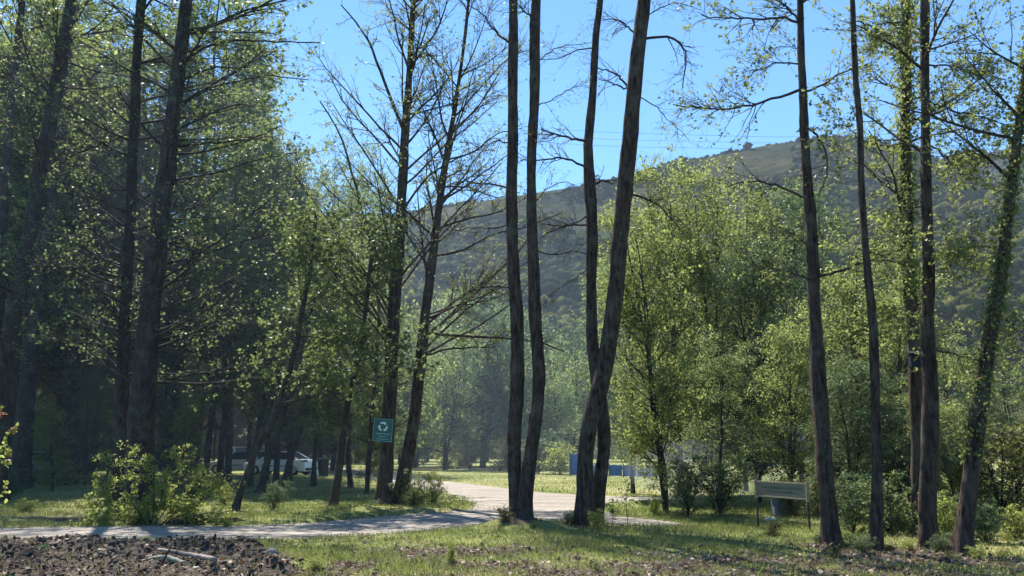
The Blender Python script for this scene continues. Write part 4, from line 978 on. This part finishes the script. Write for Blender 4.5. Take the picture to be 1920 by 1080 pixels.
def signboard():
    g0 = gp(1422, 991); g1 = gp(1519, 1004)
    z0 = z_at(*g0[:2]); z1 = z_at(*g1[:2])
    root = empty('wooden_signboard', (g0[0], g0[1], z0)); tag(root, 'low wooden signboard on two dark posts standing on sunny lawn at right', 'signboard')
    o = np.array([g0[0], g0[1], z0])
    L = float(np.hypot(*(g1 - g0)[:2])); ang = math.atan2(g1[1] - g0[1], g1[0] - g0[0])
    root.rotation_euler = (0, 0, ang)
    zt0 = wp(1422, 898, g0[1])[2] - z0; zb0 = wp(1422, 930, g0[1])[2] - z0
    zt1 = wp(1519, 908, g1[1])[2] - z0; zb1 = wp(1519, 937, g1[1])[2] - z0
    ztop = (zt0 + zt1) / 2; zbot = (zb0 + zb1) / 2; H = ztop - zbot
    for x, zt, zz in ((0, ztop + .02, 0), (L, ztop + .02, z1 - z0)):
        bm = bmesh.new(); add_box(bm, (x, 0, (zbot + zz - .25) / 2), (.032, .032, zbot - zz + .25), None, .004); bm_obj('post', bm, M_DARKMETAL, root)
        bm = bmesh.new(); add_box(bm, (x, -.004, (zbot - .04 + zt) / 2), (.06, .06, zt - zbot + .04), None, .008); bm_obj('wooden_sleeve', bm, M_WOOD, root)
    bm = bmesh.new(); add_box(bm, (L / 2, .0, (ztop + zbot) / 2 - .005), (L - .06, .022, H - .06)); bd = bm_obj('board', bm, M_WOODG, root)
    bm = bmesh.new(); add_box(bm, (L / 2, -.003, ztop - .02), (L - .061, .045, .032), None, .005); bm_obj('top_rail', bm, M_WOOD, root)
    bm = bmesh.new(); add_box(bm, (L / 2, -.003, zbot + .008), (L - .061, .045, .03), None, .005); bm_obj('bottom_rail', bm, M_WOOD, root)
    bm = bmesh.new(); add_cyl(bm, (-.17, 0, ztop - .035), (-.031, 0, ztop - .02), .014, n=8); add_cyl(bm, (0.02, .0, ztop + .02), (.09, 0, ztop + .13), .010, .005, n=8); bm_obj('twig_ornament', bm, M_WOOD, root)
    bm = bmesh.new(); rs = random.Random(4)
    for z, s, e, h in ((zbot + H * .60, .10, .90, .045), (zbot + H * .34, .22, .80, .03)):
        x = L * s
        while x < L * e:
            lw = rs.uniform(.015, .035)
            if rs.random() > .12: add_box(bm, (x + lw / 2, -.013, z), (lw, .003, h * rs.uniform(.7, 1.05)))
            x += lw + .012
    bm_obj('faded_lettering', bm, M_PRINT, root)
signboard()

# cars -----------------------------------------------------------------
M_GLASS, nt_, b_, _ = new_mat('car_glass'); b_.inputs['Base Color'].default_value = (.02, .025, .03, 1); b_.inputs['Roughness'].default_value = .08
M_TYRE = simple('tyre_rubber', (.015, .015, .016), .85)
M_RIM = simple('wheel_rim', (.4, .4, .42), .3, .1, metal=.8)
M_RED = simple('tail_lamp', (.05, .012, .02), .2, .05)
M_LAMP = simple('head_lamp', (.6, .62, .65), .15, .05)
M_TRIM = simple('black_trim', (.02, .02, .022), .6)
def paint(name, col):
    m, nt, b, _ = new_mat(name); n = noise(nt, 3, 3); r = ramp(nt, [(.3, tuple(c * .93 for c in col)), (.7, col)])
    nt.links.new(n.outputs[0], r.inputs[0]); nt.links.new(r.outputs[0], b.inputs['Base Color']); b.inputs['Roughness'].default_value = .28; b.inputs['Coat Weight'].default_value = .6
    return m
PROF = {   # lower body top line (x,z) front->rear, then greenhouse corners
    'saloon': dict(L=4.4, W=1.75, body=[(0, .45), (.03, .66), (.25, .78), (1.15, .92), (3.45, .98), (4.25, .98), (4.38, .86), (4.4, .5)], cab=[(1.1, .93), (1.85, 1.38), (2.3, 1.43), (3.0, 1.40), (3.75, 1.0)]),
    'estate': dict(L=4.5, W=1.76, body=[(0, .45), (.03, .66), (.25, .78), (1.15, .92), (3.6, .98), (4.40, .98), (4.48, .86), (4.5, .5)], cab=[(1.1, .93), (1.80, 1.38), (2.4, 1.46), (3.9, 1.44), (4.35, 1.02)]),
    'suv': dict(L=4.5, W=1.85, body=[(0, .55), (.03, .85), (.25, 1.0), (1.15, 1.12), (3.6, 1.16), (4.42, 1.16), (4.48, 1.0), (4.5, .6)], cab=[(1.1, 1.13), (1.75, 1.68), (2.4, 1.78), (3.9, 1.76), (4.4, 1.2)])}
def car(kind, mat, label, loc, rz, group='cars parked under the left forest', rails=False):
    p = PROF[kind]; L, W = p['L'], p['W']; cx = L / 2
    root = empty('parked_car', loc, rz); tag(root, label, 'car', group)
    zb = .24 if kind != 'suv' else .32
    wr = .31 if kind != 'suv' else .36; wx = (.82, L - .85)
    # body side outline with wheel arches cut in
    out = []
    out += [(x, z) for x, z in p['body']]
    lowers = [(L - .05, zb)]
    for wcx in reversed(wx):
        for a in np.linspace(0, math.pi, 9): lowers.append((wcx + math.cos(a) * (wr + .06), zb + .02 + math.sin(a) * (wr + .10 - .0)))
    lowers.append((.05, zb))
    out += lowers
    bm = bmesh.new()
    rows = []
    for (yy, ins) in ((-W / 2 + .0, .05), (-W / 2 + .06, 0), (W / 2 - .06, 0), (W / 2, .05)):
        row = []
        for x, z in out:
            xx = cx + (x - cx) * (1 - ins * .35); zz = z - ins * (1.0 if z > .6 else -.3)
            row.append(bm.verts.new((xx - cx, yy, zz)))
        rows.append(row)
    n = len(out)
    for a, b in zip(rows[:-1], rows[1:]):
        for i in range(n):
            bm.faces.new((a[i], a[(i + 1) % n], b[(i + 1) % n], b[i]))
    bm.faces.new(rows[0]); bm.faces.new(rows[-1][::-1])
    bmesh.ops.triangulate(bm, faces=[f for f in bm.faces if len(f.verts) > 4])
    body = bm_obj('body', bm, mat, root)
    # greenhouse: tapering cabin in glass with painted roof and pillars
    cab = p['cab']; bm = bmesh.new(); zt = cab[2][1]; zl = cab[0][1]
    def wid(z): return W / 2 - .07 - .20 * max(0, (z - zl) / (zt - zl))
    L_ = [bm.verts.new((x - cx, -wid(z), z - (0 if z > zl + .1 else .04))) for x, z in cab]; R_ = [bm.verts.new((x - cx, wid(z), z - (0 if z > zl + .1 else .04))) for x, z in cab]
    for i in range(len(cab)): 
        j = (i + 1) % len(cab); bm.faces.new((L_[i], L_[j], R_[j], R_[i]))
    bm.faces.new(L_); bm.faces.new(R_[::-1]); bm_obj('windows', bm, M_GLASS, root)
    bm = bmesh.new()
    for a, b in zip(cab[1:-2], cab[2:-1]):
        q = [(a, -1), (b, -1), (b, 1), (a, 1)]
        lo = [bm.verts.new((v[0] - cx, s * (wid(v[1]) + .012), v[1] - .045)) for v, s in q]; hi = [bm.verts.new((v[0] - cx, s * (wid(v[1]) - .03), v[1] + .025)) for v, s in q]
        bm.faces.new(hi); bm.faces.new(lo[::-1])
        for i in range(4): bm.faces.new((lo[i], lo[(i + 1) % 4], hi[(i + 1) % 4], hi[i]))
    bm_obj('roof', bm, mat, root)
    xs = [(cab[0], cab[1]), (cab[-1], cab[-2])]; mx_ = (cab[1][0] + cab[3][0]) / 2 + .05
    xs.append(((mx_, zl), (mx_, zt - .02)))
    if kind != 'saloon': xs.append(((cab[3][0] - .55, zl), (cab[3][0] - .6, zt - .02)))
    for a, b in xs:
        for s in (-1, 1):
            bm = bmesh.new(); add_cyl(bm, (a[0] - cx, s * (wid(a[1]) + .002), a[1] - .02), (b[0] - cx, s * (wid(b[1]) + .002), b[1]), .035, n=6); bm_obj('pillar', bm, mat, root)
    for x in wx:
        for s in (-1, 1):
            y0 = s * (W / 2 - .20); y1 = s * (W / 2 - .01)
            bm = bmesh.new(); add_cyl(bm, (x - cx, y0, wr), (x - cx, y1, wr), wr, n=24); wh = bm_obj('wheel', bm, M_TYRE, root)
            bm = bmesh.new(); add_cyl(bm, (x - cx, y1 - s * .02, wr), (x - cx, y1 + s * .006, wr), wr * .64, n=20); bm_obj('rim', bm, M_RIM, wh)
    zl_ = p['body'][2][1]
    for s in (-1, 1):
        bm = bmesh.new(); add_box(bm, (-cx + .14, s * (W / 2 - .26), zl_ - .10), (.22, .34, .13), None, .03); bm_obj('headlight', bm, M_LAMP, root)
        bm = bmesh.new(); add_box(bm, (cx - .16, s * (W / 2 - .17), zl_ + .09), (.34, .36, .13), None, .03); bm_obj('tail_light', bm, M_RED, root)
        bm = bmesh.new(); add_box(bm, (cab[0][0] + .35 - cx, s * (W / 2 + .04), zl + .07), (.12, .17, .11), None, .03); bm_obj('wing_mirror', bm, mat, root)
    bm = bmesh.new(); add_box(bm, (cx - .03, 0, zb + .13), (.12, W - .12, .16), None, .03); add_box(bm, (-cx + .03, 0, zb + .13), (.12, W - .12, .16), None, .03); bm_obj('bumper', bm, M_TRIM, root)
    for s in (-1, 1):
        bm = bmesh.new(); add_box(bm, (0, s * (W / 2 + .004), zb + .33), (L * .40, .03, .05)); bm_obj('door_moulding', bm, M_TRIM, root)
    if rails:
        for s in (-1, 1):
            bm = bmesh.new(); add_box(bm, (.35, s * .55, zt + .05), (1.7, .03, .03), None, .008); bm_obj('roof_rail', bm, M_TRIM, root)
    return root
WHITE = paint('white_paint', (.78, .80, .84)); SILVER = paint('silver_paint', (.36, .38, .40)); DARKB = paint('dark_blue_paint', (.03, .045, .08)); LBLUE = paint('light_blue_paint', (.6, .75, .9)); WHITE2 = paint('bright_white_paint', (.8, .8, .82))
def gcar(kind, mat, px, Y, rz, label, **k):
    x = wp(px, 845, Y)[0]; return car(kind, mat, label, (x, Y, 0), rz, **k)
gcar('estate', SILVER, 455, 60, R(6), 'silver grey estate car seen side on behind the slender trunks')
gcar('saloon', WHITE, 528, 57, R(-16), 'white saloon with its rear to the right, furthest right of the parked cars')
gcar('suv', WHITE2, 447, 72, R(-60), 'tall white car whose roof shows above the silver estate car', rails=True)
gcar('saloon', DARKB, 305, 55, R(4), 'dark blue car behind the thickest trunk and the bush')
gcar('saloon', LBLUE, 52, 46, R(-25), 'pale blue car glimpsed between trunks near the left edge')

def bin_():
    g = gp(605, 893); root = empty('litter_bin', (g[0], g[1], 0)); tag(root, 'dark slatted litter bin on the lawn right of the white saloon', 'litter bin')
    bm = bmesh.new()
    for k in range(16):
        a = k / 16 * 2 * math.pi; add_box(bm, (math.cos(a) * .30, math.sin(a) * .30, .52), (.035, .10, .95), Matrix.Rotation(a, 3, 'Z'), .006)
    add_cyl(bm, (0, 0, .03), (0, 0, .95), .27, n=20); bm_obj('slats', bm, simple('bin_wood', (.05, .055, .04), .8, .3, 8), root)
    bm = bmesh.new(); add_cyl(bm, (0, 0, 1.0), (0, 0, 1.05), .37, .34, n=24); add_cyl(bm, (0, 0, -.02), (0, 0, .045), .33, n=24); bm_obj('lid', bm, simple('bin_lid', (.10, .13, .06), .6), root)
    g = gp(592, 868, .25); root = empty('refuse_sack', (g[0], g[1] - 5, 0)); 
    bm = bmesh.new(); add_lump(bm, (0, 0, .26), (.24, .22, .28), random.Random(2), 3, .12); add_cyl(bm, (0, 0, .48), (.03, 0, .62), .04, .09, n=8); bm_obj('sack', bm, simple('pale_sack', (.6, .62, .5), .5), root, True)
    root.location = (g[0] * .92, 50.5, 0); root.location.x = wp(591, 845, 50.5)[0]; tag(root, 'pale tied sack on the grass left of the litter bin', 'sack')
bin_()

def pavilion():
    Y = 62; x0 = wp(284, 800, Y)[0]; x1 = wp(372, 800, Y)[0]; cx = (x0 + x1) / 2
    zt = wp(320, 800, Y)[2]
    root = empty('wooden_shelter', (cx, Y + 2, 0)); tag(root, 'dark wooden shelter with a low pitched roof behind the thickest left trunk', 'shelter')
    W = x1 - x0; D = 3.2; M_D = simple('dark_stained_wood', (.05, .035, .025), .8, .3, 6, stretch=(1, 1, 6)); M_RF = simple('shelter_roof', (.022, .016, .015), 1, .3, 5); M_RF.node_tree.nodes['Principled BSDF'].inputs['Specular IOR Level'].default_value = 0
    bm = bmesh.new()
    for s in (-1, 1):
        vs = [bm.verts.new(v) for v in ((-W / 2 - .3, s * (D / 2 + .35), zt - .02), (W / 2 + .3, s * (D / 2 + .35), zt - .02), (W / 2 + .3, 0, zt + .75), (-W / 2 - .3, 0, zt + .75))]
        v2 = [bm.verts.new(v.co + Vector((0, 0, -.09))) for v in vs]
        bm.faces.new(vs); bm.faces.new(v2[::-1])
        for i in range(4): bm.faces.new((vs[i], vs[(i + 1) % 4], v2[(i + 1) % 4], v2[i]))
    bm_obj('roof', bm, M_RF, root)
    for x in (-W / 2, 0, W / 2):
        for y in (-D / 2, D / 2):
            bm = bmesh.new(); add_box(bm, (x, y, (zt - .1) / 2), (.14, .14, zt - .1), None, .01); bm_obj('post', bm, M_D, root)
    for y in (-D / 2, D / 2):
        bm = bmesh.new(); add_box(bm, (0, y, .8), (W - .15, .05, .1)); add_box(bm, (0, y, .4), (W - .15, .05, .1)); bm_obj('railing', bm, M_D, root)
pavilion()

def blue_fence():
    Y0 = 53.0; a = gp(1068, 892); b = gp(1252, 897)
    M_B = simple('blue_sheet', (.07, .19, .38), .85, .25, 1.2); M_BP = simple('blue_fence_post', (.06, .12, .25), .6)
    root = empty('blue_fence', (a[0], a[1], 0)); tag(root, 'long blue sheet fence beyond the field, behind the twin alder', 'fence')
    d = np.array([b[0] - a[0], b[1] - a[1]]); L = float(np.linalg.norm(d)); root.rotation_euler = (0, 0, math.atan2(d[1], d[0]))
    n = 6
    tall = wp(1080, 852, a[1])[2]; low = wp(1180, 873, b[1])[2]
    xs = [0, .135 * L] + [.135 * L + (L * .865) * k / n for k in range(1, n + 1)]
    for i in range(len(xs) - 1):
        w_ = xs[i + 1] - xs[i]; h = tall if i == 0 else low
        bm = bmesh.new(); nn = 24; pv = None
        for k in range(nn + 1):      # corrugated sheet
            x = xs[i] + .03 + (w_ - .06) * k / nn; y = .02 * (1 if k % 2 else -1)
            q = (bm.verts.new((x, y, .06)), bm.verts.new((x, y, h + .02 * math.sin(k * .5 + i))))
            if pv: bm.faces.new((pv[0], q[0], q[1], pv[1]))
            pv = q
        bmesh.ops.solidify(bm, geom=bm.faces[:], thickness=.006)
        bm_obj('sheet_panel', bm, M_B, root)
    for x in xs:
        h = tall if x < .2 * L else low
        bm = bmesh.new(); add_box(bm, (x, .05, h / 2 + .02), (.06, .06, h + .12), None, .006); bm_obj('post', bm, M_BP, root)
blue_fence()

def concrete_grill():
    g = gp(1460, 968); root = empty('concrete_block', (g[0], g[1], z_at(g[0], g[1]))); tag(root, 'pale grey upright concrete block seen under the signboard', 'concrete block')
    Mc = simple('pale_concrete', (.16, .18, .21), .85, .2, 8, bump=.3); m = mpp(1460, 950, g[1])
    bm = bmesh.new(); add_box(bm, (0, 0, .26), (20 * m, .3, .50), None, .01); bm_obj('block', bm, Mc, root)
    bm = bmesh.new(); add_box(bm, (-3 * m, 0, .53), (28 * m, .4, .04), None, .01); bm_obj('slab', bm, Mc, root)
    g = gp(1445, 978); root = empty('flat_stone', (g[0], g[1], z_at(g[0], g[1]))); bm = bmesh.new(); add_lump(bm, (0, 0, .04), (.12, .07, .045), random.Random(8), 3, .15)
    o = bm_obj('stone_body', bm, simple('pale_stone', (.5, .5, .42), .9, .2, 12, bump=.4), root, True); tag(root, 'flat pale stone lying on grass below the signboard', 'stone')

concrete_grill()

def nest_box():
    Y = gp(1724, 1008)[1]; c = wp(1714, 676, Y - .22); root = empty('nest_box', tuple(c)); tag(root, 'small dark nest box fixed to the ivy covered trunk', 'nest box')
    Mn = simple('nest_box_wood', (.02, .022, .035), .7)
    bm = bmesh.new(); add_box(bm, (0, 0, 0), (.17, .15, .24), None, .008); bd = bm_obj('box', bm, Mn, root)
    bm = bmesh.new(); add_cyl(bm, (0, -.071, .04), (0, -.079, .04), .022, n=14); bm_obj('entrance_hole', bm, M_TYRE, bd)
    bm = bmesh.new(); add_box(bm, (0, -.02, .14), (.21, .22, .02), Matrix.Rotation(R(14), 3, 'X'), .004); bm_obj('roof', bm, Mn, root)
nest_box()

def near_wood():
    def log(name, pts, r0, r1, mat, label, seed, cat='log', lift=.04):
        rng = np.random.RandomState(seed); P = []
        for px, py in pts:
            g = gp(px, py, .2); P.append([g[0], g[1], z_at(g[0], g[1]) + lift])
        P, r = resample(P, np.linspace(r0, r1, len(P)), 16, 1); P += rng.randn(16, 3) * .003
        loc = P[0].copy(); V, Q = tubes(P[None], r[None], 10, rng, .04)
        # closed ends
        o = np_mesh(name, V, Q, mat, None, True, loc=loc); me = o.data
        bm = bmesh.new(); bm.from_mesh(me); bmesh.ops.holes_fill(bm, edges=[e for e in bm.edges if e.is_boundary], sides=20); bm.to_mesh(me); bm.free()
        tag(o, label, cat)
    Mp = simple('pale_peeled_wood', (.24, .24, .18), .7, .2, 12, stretch=(6, 1, 1)); Mg = simple('weathered_stick', (.20, .17, .15), .8, .3, 12)
    log('peeled_log', [(281, 1052), (312, 1056), (346, 1060)], .036, .032, Mp, 'short pale peeled log lying on the dark soil', 1, lift=.07)
    log('broken_branch', [(298, 1032), (330, 1040), (362, 1052), (402, 1070)], .022, .03, Mg, 'long weathered broken branch above the pale peeled log', 2, 'branch', .08)
    log('broken_branch', [(395, 1064), (425, 1066)], .014, .01, Mg, 'short grey stick right of the long broken branch', 3, 'branch', .05)
    g = gp(300, 1078, .1); 
    P = np.array([[g[0], g[1], z_at(g[0], g[1]) - .04], [g[0] + .05, g[1], z_at(g[0], g[1]) + .07], [g[0] + .1, g[1] + .03, z_at(g[0], g[1]) + .2]])
    P, r = resample(P, [.014, .012, .006], 8, 1); V, Q = tubes(P[None], r[None], 6); tag(np_mesh('upright_twig', V, Q, M_BARK, None, True, loc=P[0]), 'dark twig stub sticking up in front of peeled log', 'twig')
    for px, py, s, col, lab, sd_ in ((507, 1056, (.10, .08, .13), (.13, .14, .15), 'pointed pale grey stone among weeds near the bottom edge', 5), (470, 1020, (.05, .05, .04), (.10, .09, .08), 'small dark stone on the near grass edge', 6), (262, 1076, (.025, .02, .015), (.5, .48, .45), 'small whitish stone at bottom edge below the peeled log', 7),
                                     (368, 1077, (.05, .04, .03), (.55, .56, .6), 'white pebble at the bottom edge right of the twig stub', 8), (395, 1078, (.06, .04, .03), (.5, .52, .56), 'whitish pebble next to the end of the long branch', 9)):
        g = gp(px, py, .1); root = bpy.data.objects.new('x', None); bm = bmesh.new(); add_lump(bm, (0, 0, s[2] * .5), s, random.Random(sd_), 3, .16)
        o = bm_obj('stone', bm, simple('stone_%d' % sd_, col, .9, .25, 14, bump=.5), None, True, (g[0], g[1], z_at(g[0], g[1]) - .01)); bpy.data.objects.remove(root); tag(o, lab, 'stone')
    # heap of roots and earth on the far verge
    g = gp(385, 983); bm = bmesh.new(); r_ = random.Random(12)
    for k in range(26): add_lump(bm, (r_.uniform(-.75, .7), r_.uniform(-.2, .25), r_.uniform(0, .12)), (r_.uniform(.05, .15), r_.uniform(.05, .12), r_.uniform(.04, .12)), r_, 2, .3)
    tag(bm_obj('earth_heap', bm, simple('root_earth', (.09, .06, .05), .95, .5, 10, bump=.6), None, False, (g[0], g[1], 0)), 'low heap of brown earth on the far road verge right of the large bush', 'earth heap')
near_wood()

def power_lines():
    M_ = simple('cable', (.10, .12, .15), .6)
    for k, (ya, yb, lab) in enumerate(((248, 258, 'uppermost of three thin power cables crossing the sky above the hill'), (261, 269, 'middle one of three thin power cables crossing the sky'), (274, 281, 'lowest of three thin power cables, nearest to the hill crest'))):
        Y = 330 + k * 3
        pts = [wp(x, y, Y) for x, y in ((700, ya - 34), (960, ya - 12), (1120, ya), (1480, yb), (1700, yb - 8), (1920, ya - 2), (2300, ya - 40))]
        P, r = resample(pts, [.055] * 7, 40, 3); V, Q = tubes(P[None], r[None], 5)
        tag(np_mesh('power_cable', V, Q, M_, None, True, loc=P[0]), lab, 'power cable', 'power cables over the hill')
power_lines()

# ------------------------------------------------------------------ air
def volume(name, dens, col, aniso, build, kind='stuff'):
    m = bpy.data.materials.new(name); m.use_nodes = True; nt = m.node_tree
    nt.nodes.remove(nt.nodes['Principled BSDF']); v = nt.nodes.new('ShaderNodeVolumePrincipled')
    v.inputs['Density'].default_value = dens; v.inputs['Color'].default_value = (*col, 1); v.inputs['Anisotropy'].default_value = aniso
    nt.links.new(v.outputs[0], nt.nodes['Material Output'].inputs['Volume'])
    bm = bmesh.new(); build(bm); o = bm_obj(name, bm, m); tag(o, kind=kind); return o
volume('haze', .00017, (.66, .80, 1.0), .1, lambda bm: add_box(bm, (300, 770, 190), (3000, 1800, 400)))
def smoke_shape(bm):
    for px, py, Y, s in ((1330, 880, 27, (2.6, 2.2, .9)), (1400, 850, 30, (2.2, 2, 1.6))):
        c = wp(px, py, Y); r = bmesh.ops.create_icosphere(bm, subdivisions=3, radius=1)
        for v in r['verts']: v.co = Vector((c[0] + v.co.x * s[0], c[1] + v.co.y * s[1], max(.08, c[2] + v.co.z * s[2])))
volume('smoke', .06, (.75, .85, 1.0), .2, smoke_shape)
def veil_shape(bm):
    r = bmesh.ops.create_icosphere(bm, subdivisions=4, radius=1)
    for v in r['verts']: v.co = Vector((-14 + v.co.x * 24, 44 + v.co.y * 27, max(.08, 5 + v.co.z * 14)))
volume('smoke_lift_veil', .0013, (.62, .78, 1.0), .1, veil_shape)  # thin bluish smoke veil added over the left forest to lift its shade
